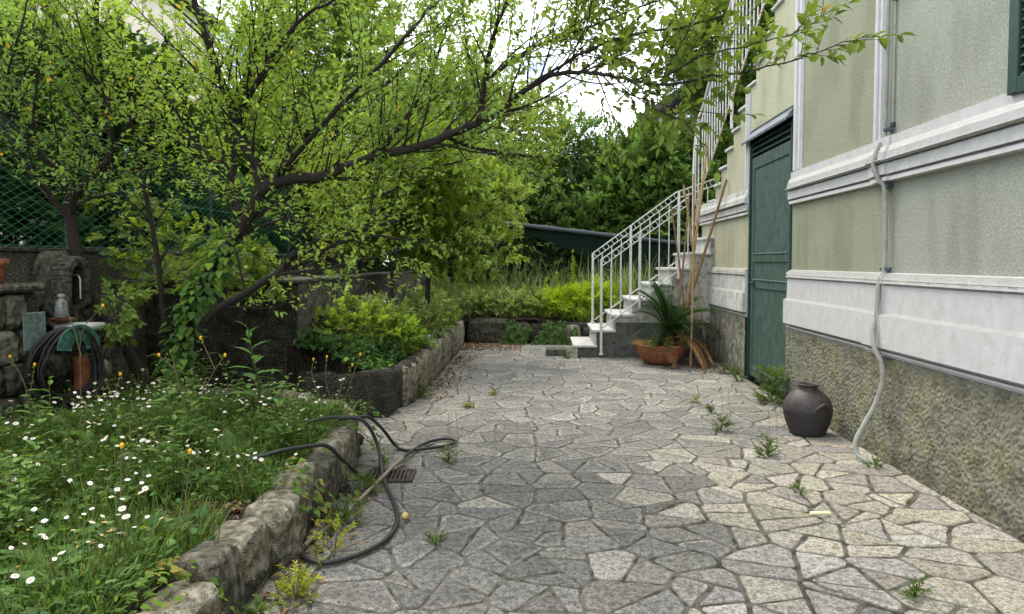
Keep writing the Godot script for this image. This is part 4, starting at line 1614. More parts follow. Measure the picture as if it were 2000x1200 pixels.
# ------------------------------------------------------------------ cycad in its bowl
func frond(length: float, width: float, rise: float, droop: float, dead := false) -> ArrayMesh:
	var mb := MB.new()
	var pts := PackedVector3Array()
	var p := Vector3.ZERO
	var d := Vector3(cos(rise), sin(rise), 0)
	var n := 16
	for i in n + 1:
		pts.append(p)
		p += d * length / n
		d = (d + Vector3(0.1, -droop, 0) / n * 2.0).normalized()
	mb.col = Color(0.10, 0.13, 0.04) if not dead else Color(0.38, 0.21, 0.07)
	mb.tube(pts, 0.006, 0.002, 4, false)
	var m := 46
	for i in range(4, m):
		var t := float(i) / m
		var k := t * n
		var a := pts[int(k)].lerp(pts[mini(int(k) + 1, n)], k - int(k))
		var tan := (pts[mini(int(k) + 1, n)] - pts[int(k)]).normalized()
		var upv := tan.cross(Vector3.BACK) * -1.0
		if upv.y < 0:
			upv = -upv
		var w := width * pow(sin(PI * clampf(t * 0.93 + 0.07, 0.0, 1.0)), 0.6)
		for s in [-1.0, 1.0]:
			var g := rr(0.75, 1.25)
			mb.col = Color(0.028, 0.075, 0.018) * g if not dead else Color(0.42, 0.25, 0.10) * g
			var dir := (tan * 0.75 + Vector3(0, 0, s) + upv * (0.35 if not dead else rr(-0.25, 0.3))).normalized()
			mb.blade(a, dir, w, 0.012 if not dead else 0.018, 0.05 if not dead else 0.25, 2)
	return mb.mesh(false)


func build_planter() -> void:
	var at := Vector3(1.6, 0.006, -9.48)
	var b := thing("terracotta_bowl", "wide terracotta bowl holding the cycad in front of the stair", "planter bowl", at)
	var m := MB.new()
	m.lathe(PackedVector2Array([Vector2(0.0, 0.0), Vector2(0.19, 0.0), Vector2(0.24, 0.035), Vector2(0.31, 0.11), Vector2(0.36, 0.20), Vector2(0.385, 0.262), Vector2(0.395, 0.272), Vector2(0.39, 0.284), Vector2(0.37, 0.282), Vector2(0.355, 0.25), Vector2(0.0, 0.23)]), 44)
	put("bowl", m.mesh(), mat.terracotta, b)
	var so := MB.new()
	so.lathe(PackedVector2Array([Vector2(0.36, 0.235), Vector2(0.2, 0.262), Vector2(0.0, 0.275)]), 30)
	put("soil", so.mesh(), mat.soil, b)
	var c := thing("cycad", "dark green cycad with stiff arching fronds in the terracotta bowl", "cycad", at + Vector3(0.10, 0.26, 0))
	put("trunk", rock(Vector3(0.22, 0.22, 0.22), 2.4, 0.12, 5), mat.bark, c, Vector3(0, -0.03, 0))
	var kinds := []
	for k in 5:
		kinds.append(frond(rr(0.68, 0.82), 0.14, 0.55 + 0.22 * k, 1.05 - 0.15 * k))
	for k in 30:
		var f := put("frond", kinds[(k * 7) % 5], mat.leaf_thick, c, Vector3(0, 0.16, 0))
		f.rotation = Vector3(rr(-0.15, 0.15), k * 2.4 + rr(-0.2, 0.2), rr(-0.12, 0.12))
	for e in [[-1.75, 0.72, -0.9], [-0.95, 0.86, -0.55], [-0.45, 0.85, -0.45], [-0.75, 0.82, -0.8], [-0.15, 0.8, -0.3]]:
		var f := put("dead_frond", frond(e[1], 0.12, 0.5, 1.45, true), mat.leaf_dry, c, Vector3(cos(e[0]) * 0.05, 0.08, -sin(e[0]) * 0.05))
		f.rotation = Vector3(rr(-0.3, 0.3), e[0], 0.0)
		tag(f, "dry brown frond hanging over the rim")
	# weeds and dry grass in the bowl
	var w := thing("bowl_weeds", "yellowing grass and small green weeds on the left side of the bowl", "weeds", at + Vector3(-0.17, 0.26, 0.1))
	var gm := MB.new()
	for k in 190:
		var a := rr(0, TAU)
		var r := sqrt(rng.randf()) * 0.2
		var q := rng.randf()
		gm.col = Color(0.40, 0.33, 0.10) * rr(0.7, 1.1) if q < 0.55 else Color(0.10, 0.16, 0.03) * rr(0.7, 1.2)
		gm.blade(Vector3(cos(a) * r, 0, sin(a) * r * 0.8), Vector3(cos(a) + rr(-0.8, 0.8), rr(0.3, 1.2), sin(a) + rr(-0.8, 0.8)), rr(0.08, 0.24), 0.006, rr(0.2, 0.6), 4)
	put("grass", gm.mesh(false), mat.grass_blade, w)
	var xs := []
	var cs := []
	for k in 40:
		xs.append(Transform3D(Basis(rv(), rr(0, 0.6)).rotated(Vector3.UP, rr(0, TAU)).scaled(Vector3.ONE * rr(0.6, 1.1)), Vector3(0.12 + rr(-0.1, 0.12), rr(0.0, 0.09), rr(0.0, 0.15))))
		cs.append(Color(0.05, 0.12, 0.06) * rr(0.7, 1.3))
	many("leaves", sprig(5, 0.045, 0.035, 0.04, 0.9, 0.1), mat.leaf, xs, cs, w)
	# straw hanging out at the left
	var st := thing("dry_straw", "thin dry straws sticking out over the left rim of the bowl", "straw", at + Vector3(-0.33, 0.27, 0.12))
	var sm := MB.new()
	sm.col = Color(0.5, 0.42, 0.25)
	for k in 16:
		sm.blade(Vector3(rr(-0.02, 0.06), 0, rr(-0.1, 0.1)), Vector3(-1, rr(0.0, 0.9), rr(-0.6, 0.6)), rr(0.1, 0.26), 0.004, rr(0.1, 0.5), 4)
	put("straws", sm.mesh(false), mat.leaf_dry, st)


func build_bamboo() -> void:
	var list := [
		["thin upright pale bamboo pole standing in front of the cycad bowl", Vector3(1.945, 0.005, -9.2), Vector3(1.965, 2.56, -9.22), 0.0155, "bamboo"],
		["pale bamboo pole leaning left across the upright one, its foot by the wall", Vector3(2.25, 0.005, -9.55), Vector3(1.92, 2.47, -9.66), 0.014, "bamboo"],
		["thick brown bamboo pole leaning right against the house wall", Vector3(1.83, 0.3, -9.62), Vector3(2.40, 2.49, -9.25), 0.021, "brown_bamboo"],
		["slim brown bamboo cane leaning behind the upright pole", Vector3(1.86, 0.55, -9.75), Vector3(2.05, 2.35, -9.9), 0.015, "brown_bamboo"],
		["stout tan bamboo pole reaching up to the foot of the upper railing", Vector3(1.93, 0.25, -9.78), Vector3(2.31, 3.1, -9.95), 0.02, "bamboo"],
		["dark weathered bamboo cane leaning left behind the cycad", Vector3(2.02, 0.3, -9.75), Vector3(1.80, 2.2, -9.92), 0.013, "brown_bamboo"],
	]
	for e in list:
		var t := thing("bamboo_pole", e[0], "bamboo pole", e[1])
		var top: Vector3 = e[2] - e[1]
		var m := MB.new()
		var n := int(top.length() / 0.03)
		var pts := PackedVector3Array()
		for i in n + 1:
			var s := float(i) / n
			pts.append(top * s + Vector3(0.012 * sin(s * PI), 0, 0))
		m.tube(pts, e[3], e[3] * 0.8, 9)
		for i in n + 1: # nodes
			if i % 8 == 5:
				for k in 10:
					m.v[i * 10 + k] += m.n[i * 10 + k] * 0.0035
		put("cane", m.mesh(), mat[e[4]], t)


func build_hose() -> void:
	var h := thing("garden_hose", "black garden hose lying in long loops over the paving and the bed edging", "hose", Vector3.ZERO)
	var a := MB.new()
	a.tube(smooth_path(PackedVector3Array([Vector3(-1.62, 0.33, -4.35), Vector3(-1.45, 0.36, -4.48), Vector3(-1.25, 0.35, -4.55), Vector3(-1.21, 0.33, -4.64), Vector3(-1.17, 0.20, -4.85), Vector3(-1.11, 0.03, -5.02), Vector3(-1.02, 0.02, -4.94), Vector3(-0.92, 0.03, -4.93), Vector3(-0.80, 0.03, -4.99), Vector3(-0.71, 0.03, -5.07), Vector3(-0.68, 0.03, -5.17), Vector3(-0.76, 0.03, -5.24), Vector3(-0.88, 0.03, -5.14), Vector3(-0.95, 0.035, -4.90), Vector3(-0.98, 0.04, -4.66)]), 6), 0.0118, 0.0118, 9)
	put("far_length", a.mesh(), mat.rubber, h)
	var b := MB.new()
	b.tube(smooth_path(PackedVector3Array([Vector3(-0.98, 0.04, -4.66), Vector3(-1.0, 0.05, -4.40), Vector3(-1.03, 0.045, -4.08), Vector3(-1.07, 0.035, -3.73), Vector3(-1.11, 0.03, -3.47), Vector3(-1.15, 0.03, -3.30), Vector3(-1.155, 0.03, -3.20)]), 6), 0.0118, 0.0118, 9)
	put("muddy_length", b.mesh(), mat.hose_worn, h)
	var c := MB.new()
	c.tube(smooth_path(PackedVector3Array([Vector3(-1.155, 0.03, -3.20), Vector3(-1.12, 0.03, -3.09), Vector3(-1.02, 0.028, -3.03), Vector3(-0.93, 0.026, -3.07), Vector3(-0.84, 0.026, -3.17), Vector3(-0.78, 0.026, -3.33), Vector3(-0.78, 0.026, -3.55), Vector3(-0.85, 0.028, -3.80), Vector3(-0.95, 0.035, -4.05), Vector3(-1.03, 0.05, -4.27), Vector3(-1.075, 0.075, -4.42), Vector3(-1.12, 0.16, -4.52), Vector3(-1.17, 0.29, -4.50), Vector3(-1.24, 0.355, -4.48), Vector3(-1.36, 0.37, -4.42)]), 6), 0.0118, 0.0118, 9)
	put("near_length", c.mesh(), mat.rubber, h)
	var d := MB.new()
	d.tube(smooth_path(PackedVector3Array([Vector3(-1.62, 0.32, -3.60), Vector3(-1.45, 0.36, -3.68), Vector3(-1.32, 0.365, -3.76), Vector3(-1.24, 0.35, -3.82), Vector3(-1.18, 0.24, -3.92), Vector3(-1.14, 0.09, -4.13), Vector3(-1.13, 0.03, -4.33), Vector3(-1.11, 0.03, -4.5), Vector3(-1.12, 0.05, -4.66)]), 6), 0.0118, 0.0118, 9)
	put("draped_length", d.mesh(), mat.rubber, h)


# ------------------------------------------------------------------ trees
func leaf_on(xf: Array, cols: Array, at: Vector3, dir: Vector3, s: float, tone: Color) -> void:
	var up := (Vector3.UP * 1.2 + rv() * 0.7).normalized()
	var b := basis_along(dir, up)
	xf.append(Transform3D(b.scaled_local(Vector3.ONE * s), at))
	cols.append(tone)


func twig(wood: MB, xf: Array, cols: Array, at: Vector3, dir: Vector3, l: float, r: float, leaf_s: float, tone: Callable, gap := 0.028) -> void:
	var pts := PackedVector3Array([at])
	var d := dir.normalized()
	for k in 4:
		d = (d + rv() * 0.16 + Vector3(0, 0.02, 0)).normalized()
		pts.append(pts[pts.size() - 1] + d * l / 4.0)
	wood.tube(pts, r, r * 0.35, 3, false)
	leaf_s *= lerpf(1.0, 1.3, smoothstep(0.1, 0.7, at.x))
	var n := int(l / gap)
	for i in n:
		var t := (i + 0.6) / n * 4.0
		var p := pts[int(t)].lerp(pts[mini(int(t) + 1, 4)], t - int(t))
		var out := rv()
		out = (out - d * out.dot(d)).normalized()
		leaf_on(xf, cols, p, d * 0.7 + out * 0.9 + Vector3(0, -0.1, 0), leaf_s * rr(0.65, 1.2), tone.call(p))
	leaf_on(xf, cols, pts[4], d, leaf_s, tone.call(pts[4]))


func grow_plum(called: String, label: String, limbs: Array, density: float, leaf_s: float, tone: Callable, keep: Callable) -> Node3D:
	var base: Vector3 = limbs[0][2][0]
	var t := thing(called, label, "tree", Vector3.ZERO)
	var fine := MB.new()
	var xf := []
	var cols := []
	for i in limbs.size():
		var l: Array = limbs[i]
		var path := smooth_path(l[2], 5)
		for q in range(1, path.size() - 1):
			path[q] += rv() * 0.006
		var m := MB.new()
		m.tube(path, l[0], l[1], 10 if l[0] > 0.03 else 7, true, 0.07)
		put("trunk" if i == 0 else "limb", m.mesh(), mat.bark, t)
		if i == 0:
			continue
		var dense: float = density * (l[3] if l.size() > 3 else 1.0)
		var total := 0.0
		for q in path.size() - 1:
			total += path[q].distance_to(path[q + 1])
		var run := 0.0
		var next := 0.12 if l[0] > 0.03 else 0.04
		for q in path.size() - 1:
			run += path[q].distance_to(path[q + 1])
			if run < next:
				continue
			next = run + rr(0.05, 0.11) / dense
			var r := lerpf(l[0], l[1], run / total)
			var tan := (path[q + 1] - path[q]).normalized()
			var out := rv()
			out = (out - tan * out.dot(tan)).normalized()
			var d := (tan * 0.75 + out * 0.85 + Vector3(0, 0.38, 0)).normalized()
			if r < 0.0075: # thin ends carry leaves directly
				twig(fine, xf, cols, path[q], d, rr(0.06, 0.16), 0.0022, leaf_s, tone, 0.022)
				continue
			var l2 := rr(0.35, 0.95)
			var pts := PackedVector3Array([path[q]])
			var dd := d
			for k in 5:
				dd = (dd + rv() * 0.17 + Vector3(0, 0.05, 0)).normalized()
				pts.append(pts[pts.size() - 1] + dd * l2 / 5.0)
			if not keep.call(pts[5]):
				continue
			fine.tube(smooth_path(pts, 2), minf(r * 0.45, 0.009), 0.002, 5, false)
			for k in int(l2 / 0.075):
				var s := rr(0.15, 1.0) * 4.99
				var p := pts[int(s)].lerp(pts[int(s) + 1], s - int(s))
				var o := rv()
				o = (o - dd * o.dot(dd)).normalized()
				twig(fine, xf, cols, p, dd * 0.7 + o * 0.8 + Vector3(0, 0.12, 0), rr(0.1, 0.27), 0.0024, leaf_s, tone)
			twig(fine, xf, cols, pts[5], dd, rr(0.15, 0.3), 0.0024, leaf_s, tone)
	put("twigs", fine.mesh(), mat.bark, t).set_meta("kind", "stuff")
	var lm := MB.new()
	lm.leaf(Vector3.ZERO, Basis(), 1.0, 0.52, 0.35, 0.18)
	var crown := many("crown", lm.mesh(false), mat.leaf, xf, cols, t)
	crown.set_meta("kind", "stuff")
	print(called, " leaves ", xf.size(), " base ", base)
	return t


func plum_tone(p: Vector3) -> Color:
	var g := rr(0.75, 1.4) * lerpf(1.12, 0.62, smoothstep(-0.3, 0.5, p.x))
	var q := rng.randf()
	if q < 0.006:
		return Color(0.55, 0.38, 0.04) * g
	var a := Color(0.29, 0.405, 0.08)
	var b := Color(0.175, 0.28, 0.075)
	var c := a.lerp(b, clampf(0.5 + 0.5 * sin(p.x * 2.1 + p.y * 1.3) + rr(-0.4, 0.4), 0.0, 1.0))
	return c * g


func build_plum_trees() -> void:
	var limbs_b := [
		[0.068, 0.044, PackedVector3Array([Vector3(-2.98, 0.10, -5.30), Vector3(-2.91, 0.56, -5.27), Vector3(-2.77, 1.01, -5.23), Vector3(-2.63, 1.25, -5.20), Vector3(-2.40, 1.54, -5.15), Vector3(-2.22, 1.77, -5.10), Vector3(-2.11, 1.98, -5.05)]), 1],
		[0.04, 0.0176, PackedVector3Array([Vector3(-2.11, 1.97, -5.05), Vector3(-2.17, 2.13, -5.03), Vector3(-2.24, 2.33, -5.02), Vector3(-2.31, 2.53, -5.00), Vector3(-2.38, 2.84, -4.90), Vector3(-2.45, 3.17, -4.80), Vector3(-2.47, 3.41, -4.70)]), 1],
		[0.0224, 0.0096, PackedVector3Array([Vector3(-2.30, 2.52, -5.00), Vector3(-2.26, 2.64, -5.05), Vector3(-2.16, 2.86, -5.10), Vector3(-2.10, 3.22, -5.15), Vector3(-2.07, 3.54, -5.20)]), 1],
		[0.0208, 0.008, PackedVector3Array([Vector3(-2.27, 2.48, -5.00), Vector3(-2.12, 2.63, -4.92), Vector3(-1.93, 2.86, -4.84), Vector3(-1.69, 3.09, -4.76), Vector3(-1.48, 3.16, -4.68), Vector3(-1.24, 3.25, -4.60)]), 1],
		[0.024, 0.0096, PackedVector3Array([Vector3(-2.32, 1.76, -5.15), Vector3(-2.44, 2.09, -5.30), Vector3(-2.48, 2.48, -5.45), Vector3(-2.46, 2.92, -5.60), Vector3(-2.44, 3.52, -6.00)]), 1],
		[0.0416, 0.016, PackedVector3Array([Vector3(-2.13, 1.93, -5.05), Vector3(-1.90, 2.01, -5.00), Vector3(-1.65, 2.02, -4.95), Vector3(-1.41, 2.09, -4.90), Vector3(-1.18, 2.16, -4.85), Vector3(-0.94, 2.18, -4.75), Vector3(-0.67, 2.25, -4.65), Vector3(-0.46, 2.32, -4.58), Vector3(-0.30, 2.37, -4.50), Vector3(-0.15, 2.48, -4.40), Vector3(0.03, 2.56, -4.30)]), 1],
		[0.0152, 0.0056, PackedVector3Array([Vector3(0.03, 2.56, -4.30), Vector3(0.23, 2.53, -4.15), Vector3(0.40, 2.46, -4.00), Vector3(0.63, 2.36, -3.80), Vector3(0.83, 2.35, -3.60)]), 2.2],
		[0.0056, 0.0016, PackedVector3Array([Vector3(0.83, 2.35, -3.60), Vector3(0.96, 2.33, -3.45), Vector3(1.11, 2.33, -3.30), Vector3(1.26, 2.36, -3.20), Vector3(1.40, 2.39, -3.10)]), 2.8],
		[0.0056, 0.0016, PackedVector3Array([Vector3(0.62, 2.38, -3.80), Vector3(0.81, 2.47, -3.65), Vector3(1.00, 2.47, -3.50), Vector3(1.19, 2.50, -3.40), Vector3(1.34, 2.57, -3.30)]), 2.8],
		[0.0192, 0.0104, PackedVector3Array([Vector3(-0.42, 2.41, -4.58), Vector3(-0.39, 2.61, -4.54), Vector3(-0.34, 2.85, -4.49), Vector3(-0.25, 3.06, -4.45), Vector3(-0.19, 3.21, -4.40)]), 1],
		[0.0128, 0.0048, PackedVector3Array([Vector3(-0.35, 2.60, -4.50), Vector3(-0.15, 2.72, -4.40), Vector3(0.08, 2.78, -4.30), Vector3(0.34, 2.81, -4.10), Vector3(0.64, 2.85, -3.90)]), 2],
		[0.0096, 0.004, PackedVector3Array([Vector3(-0.02, 2.55, -4.35), Vector3(0.20, 2.62, -4.12), Vector3(0.47, 2.66, -3.90), Vector3(0.72, 2.65, -3.75), Vector3(0.93, 2.66, -3.60)]), 2.4],
		[0.036, 0.0128, PackedVector3Array([Vector3(-2.93, 0.51, -5.30), Vector3(-2.64, 0.95, -5.20), Vector3(-2.27, 1.17, -5.10), Vector3(-1.96, 1.33, -5.00), Vector3(-1.83, 1.46, -4.95), Vector3(-1.60, 1.57, -4.90), Vector3(-1.34, 1.62, -4.90), Vector3(-1.04, 1.70, -4.90)]), 0.3],
		[0.0192, 0.0064, PackedVector3Array([Vector3(-1.96, 1.32, -5.00), Vector3(-1.74, 1.41, -4.95), Vector3(-1.49, 1.53, -4.90), Vector3(-1.21, 1.58, -4.80), Vector3(-0.93, 1.55, -4.70)]), 0.4],
		[0.0144, 0.0048, PackedVector3Array([Vector3(-1.99, 1.31, -5.00), Vector3(-1.65, 1.34, -4.90), Vector3(-1.32, 1.41, -4.80), Vector3(-1.05, 1.47, -4.75), Vector3(-0.79, 1.55, -4.70)]), 0.35],
		[0.0192, 0.0064, PackedVector3Array([Vector3(-2.18, 1.74, -5.10), Vector3(-1.98, 1.89, -5.20), Vector3(-1.69, 2.10, -5.30), Vector3(-1.39, 2.42, -5.40), Vector3(-1.08, 2.76, -5.50)]), 1],
		[0.016, 0.0056, PackedVector3Array([Vector3(-2.27, 1.62, -5.12), Vector3(-1.93, 1.73, -5.06), Vector3(-1.56, 1.77, -5.00), Vector3(-1.24, 1.90, -5.10), Vector3(-0.91, 2.03, -5.20)]), 0.6],
		[0.02, 0.0072, PackedVector3Array([Vector3(-2.29, 1.95, -5.08), Vector3(-2.42, 2.11, -5.04), Vector3(-2.57, 2.27, -5.00), Vector3(-2.68, 2.47, -4.95), Vector3(-2.77, 2.69, -4.90)]), 1],
		[0.024, 0.008, PackedVector3Array([Vector3(-2.11, 1.96, -5.05), Vector3(-1.95, 2.29, -5.60), Vector3(-1.66, 2.73, -6.10), Vector3(-1.26, 3.26, -6.40), Vector3(-0.89, 3.71, -6.50)]), 1],
		[0.0208, 0.008, PackedVector3Array([Vector3(-1.98, 2.03, -5.00), Vector3(-1.49, 2.39, -4.70), Vector3(-1.09, 2.68, -4.50), Vector3(-0.80, 2.94, -4.40), Vector3(-0.67, 3.13, -4.40)]), 1],
		[0.0176, 0.0064, PackedVector3Array([Vector3(-1.65, 2.02, -4.95), Vector3(-1.39, 2.06, -5.40), Vector3(-1.04, 2.17, -5.70), Vector3(-0.62, 2.27, -5.80)]), 1],
		[0.0176, 0.0064, PackedVector3Array([Vector3(-1.18, 2.16, -4.85), Vector3(-0.96, 2.46, -4.88), Vector3(-0.78, 2.82, -4.90), Vector3(-0.67, 3.14, -4.90)]), 1],
		[0.016, 0.0064, PackedVector3Array([Vector3(-0.67, 2.25, -4.65), Vector3(-0.49, 2.21, -4.90), Vector3(-0.25, 2.22, -5.20), Vector3(-0.02, 2.21, -5.40)]), 1],
	]
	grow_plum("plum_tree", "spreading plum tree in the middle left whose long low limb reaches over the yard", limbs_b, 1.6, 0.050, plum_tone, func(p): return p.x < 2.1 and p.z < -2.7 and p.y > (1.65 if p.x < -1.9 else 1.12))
	var limbs_a := [
		[0.0496, 0.04, PackedVector3Array([Vector3(-3.11, 0.09, -5.35), Vector3(-3.22, 0.44, -5.33), Vector3(-3.37, 0.75, -5.32), Vector3(-3.51, 1.01, -5.30), Vector3(-3.63, 1.21, -5.25), Vector3(-3.65, 1.45, -5.20), Vector3(-3.69, 1.73, -5.20), Vector3(-3.69, 1.91, -5.20)]), 1],
		[0.032, 0.0128, PackedVector3Array([Vector3(-3.69, 1.89, -5.20), Vector3(-3.73, 2.09, -5.10), Vector3(-3.85, 2.29, -5.00), Vector3(-3.96, 2.48, -4.85), Vector3(-4.09, 2.60, -4.70)]), 1],
		[0.024, 0.0096, PackedVector3Array([Vector3(-3.68, 1.69, -5.20), Vector3(-3.77, 1.90, -5.10), Vector3(-3.89, 2.14, -5.00), Vector3(-3.96, 2.37, -4.90), Vector3(-4.03, 2.58, -4.80)]), 0.6],
		[0.0288, 0.0144, PackedVector3Array([Vector3(-3.65, 1.92, -5.20), Vector3(-3.44, 2.10, -5.15), Vector3(-3.30, 2.22, -5.10), Vector3(-3.28, 2.47, -5.07), Vector3(-3.30, 2.78, -5.03), Vector3(-3.31, 3.15, -5.00), Vector3(-3.32, 3.52, -5.00)]), 1],
		[0.0144, 0.0064, PackedVector3Array([Vector3(-3.30, 2.69, -5.05), Vector3(-3.39, 2.80, -4.97), Vector3(-3.49, 2.91, -4.88), Vector3(-3.57, 3.02, -4.80), Vector3(-3.74, 3.16, -4.80)]), 1],
		[0.0112, 0.0048, PackedVector3Array([Vector3(-3.30, 2.22, -5.10), Vector3(-3.19, 2.43, -5.15), Vector3(-3.16, 2.67, -5.20), Vector3(-3.03, 2.95, -5.25), Vector3(-2.93, 3.20, -5.30)]), 1],
		[0.0224, 0.0112, PackedVector3Array([Vector3(-3.08, 0.87, -5.40), Vector3(-3.11, 1.37, -5.38), Vector3(-3.14, 1.73, -5.35), Vector3(-3.20, 2.14, -5.32), Vector3(-3.26, 2.47, -5.30), Vector3(-3.39, 2.68, -5.25), Vector3(-3.53, 2.83, -5.20)]), 1],
		[0.0112, 0.0048, PackedVector3Array([Vector3(-3.85, 2.29, -5.00), Vector3(-3.76, 2.65, -4.95), Vector3(-3.67, 2.97, -4.90), Vector3(-3.60, 3.30, -4.90)]), 1],
		[0.0112, 0.0048, PackedVector3Array([Vector3(-3.92, 2.39, -4.95), Vector3(-3.83, 2.72, -4.78), Vector3(-3.59, 2.98, -4.60), Vector3(-3.51, 3.26, -4.60)]), 1],
		[0.0112, 0.0048, PackedVector3Array([Vector3(-3.64, 1.85, -5.20), Vector3(-3.30, 1.90, -5.00), Vector3(-3.00, 1.93, -4.90), Vector3(-2.81, 2.00, -4.90)]), 1],
	]
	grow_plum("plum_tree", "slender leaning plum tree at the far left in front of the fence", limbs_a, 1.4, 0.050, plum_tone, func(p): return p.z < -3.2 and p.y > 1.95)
	# green plums on the twigs
	var pm := MB.new()
	pm.lathe(PackedVector2Array([Vector2(0.0, -0.018), Vector2(0.011, -0.015), Vector2(0.018, -0.005), Vector2(0.018, 0.005), Vector2(0.011, 0.015), Vector2(0.0, 0.018)]), 12)
	var fruit := pm.mesh()
	var tree := get_node("plum_tree")
	for p in [Vector3(-2.15, 1.36, -4.85), Vector3(-2.62, 1.98, -4.9), Vector3(0.99, 2.24, -3.45), Vector3(0.35, 2.62, -3.95), Vector3(0.46, 2.59, -3.9), Vector3(-0.35, 2.7, -4.45), Vector3(-1.5, 2.4, -4.7), Vector3(-1.0, 1.6, -4.8)]:
		put("plum", fruit, mat.plum_skin, tree, p)


func crown_tree(called: String, label: String, cat: String, at: Vector3, trunk_r: float, clumps: Array, sprigs: int, m: Mesh, material_: Material, tone: Callable, size := 1.0, group := "") -> Node3D:
	# clumps: [centre (from the foot), radii]; limbs lead from the trunk to every clump
	var t := thing(called, label, cat, at, 0.0, group)
	var wood := MB.new()
	var low := 1e9
	var mid := Vector3.ZERO
	for c in clumps:
		low = minf(low, c[0].y - c[1].y * 0.5)
		mid += c[0] / clumps.size()
	var fork := Vector3(mid.x * 0.35, maxf(low, 0.35), mid.z * 0.35)
	wood.tube(smooth_path(PackedVector3Array([Vector3(0, -0.15, 0), Vector3(fork.x * 0.3 + trunk_r, fork.y * 0.5, fork.z * 0.3), fork]), 5), trunk_r, trunk_r * 0.7, 9, true, 0.06)
	put("trunk", wood.mesh(), mat.grey_bark, t)
	var lm := MB.new()
	var vol := 0.0
	for c in clumps:
		vol += c[1].x * c[1].y * c[1].z
		for k in 3:
			var e: Vector3 = c[0] + rv() * c[1] * 0.6
			lm.tube(smooth_path(PackedVector3Array([fork, fork.lerp(e, 0.45) + Vector3(rr(-0.1, 0.1), 0.12, rr(-0.1, 0.1)), e]), 4), trunk_r * 0.45, 0.006, 5, false)
	put("limbs", lm.mesh(), mat.grey_bark, t)
	var xf := []
	var cols := []
	for c in clumps:
		var n := int(sprigs * c[1].x * c[1].y * c[1].z / vol)
		for k in n:
			var d := rv()
			var rad := pow(rng.randf(), 0.5)
			rad *= 1.0 + 0.16 * sin(d.x * 7.0 + d.y * 5.0) * sin(d.z * 8.0 + d.y * 4.0)
			var p: Vector3 = c[0] + d * c[1] * rad
			if p.y < 0.05:
				continue
			var dir := (d * 0.8 + rv() * 0.7 + Vector3(0, 0.15, 0)).normalized()
			var b := basis_along(dir, (Vector3.UP + rv() * 0.4).normalized())
			xf.append(Transform3D(b.scaled_local(Vector3.ONE * rr(0.75, 1.3) * size), p))
			cols.append(tone.call(p))
	many("crown", m, material_, xf, cols, t).set_meta("kind", "stuff")
	return t


func toned(c: Color, spread := 0.25) -> Callable:
	return func(_p): return c * rr(1.0 - spread, 1.0 + spread)


func build_small_trees() -> void:
	var sp := sprig(10, 0.075, 0.04, 0.16)
	var sp2 := sprig(10, 0.075, 0.038, 0.16)
	crown_tree("lemon_tree", "low bright green lemon tree overhanging the raised bed in the middle", "tree", Vector3(-1.75, 0.45, -9.7), 0.045, [[Vector3(0.8, 1.05, 0.1), Vector3(0.5, 0.4, 0.5)], [Vector3(0.25, 1.45, 0.3), Vector3(0.75, 0.45, 0.6)], [Vector3(-0.3, 1.75, 0.3), Vector3(0.7, 0.5, 0.6)], [Vector3(0.85, 1.8, -0.2), Vector3(0.65, 0.6, 0.6)], [Vector3(0.1, 2.25, 0.0), Vector3(0.9, 0.5, 0.7)], [Vector3(0.15, 1.0, 0.3), Vector3(0.4, 0.25, 0.4)]], 1350, sp, mat.leaf, toned(Color(0.28, 0.385, 0.08), 0.45))
	crown_tree("young_tree", "thin stemmed young tree with a dark bent trunk at the left of the raised bed", "tree", Vector3(-2.1, 0.55, -9.2), 0.035, [[Vector3(0.1, 1.5, 0.1), Vector3(0.7, 0.55, 0.6)], [Vector3(-0.5, 1.8, 0.0), Vector3(0.6, 0.5, 0.5)], [Vector3(0.5, 2.1, 0.2), Vector3(0.7, 0.6, 0.6)]], 900, sp2, mat.leaf, toned(Color(0.2, 0.28, 0.04), 0.3))
	# spiky plant between them
	var y := thing("yucca", "small dark spiky yucca on a short stem behind the raised bed", "yucca", Vector3(-2.35, 1.2, -11.2))
	var sm := MB.new()
	sm.tube(PackedVector3Array([Vector3(0, -0.1, 0), Vector3(0.02, 0.12, 0)]), 0.03, 0.035, 8)
	put("stem", sm.mesh(), mat.grey_bark, y)
	var lm := MB.new()
	for k in 42:
		var a := k * 2.4
		lm.col = Color(0.04, 0.085, 0.035) * rr(0.7, 1.3)
		lm.blade(Vector3(0, 0.1, 0), Vector3(cos(a), rr(-0.1, 1.3), sin(a)), rr(0.3, 0.42), 0.022, 0.06, 3)
	put("leaves", lm.mesh(false), mat.leaf_thick, y)


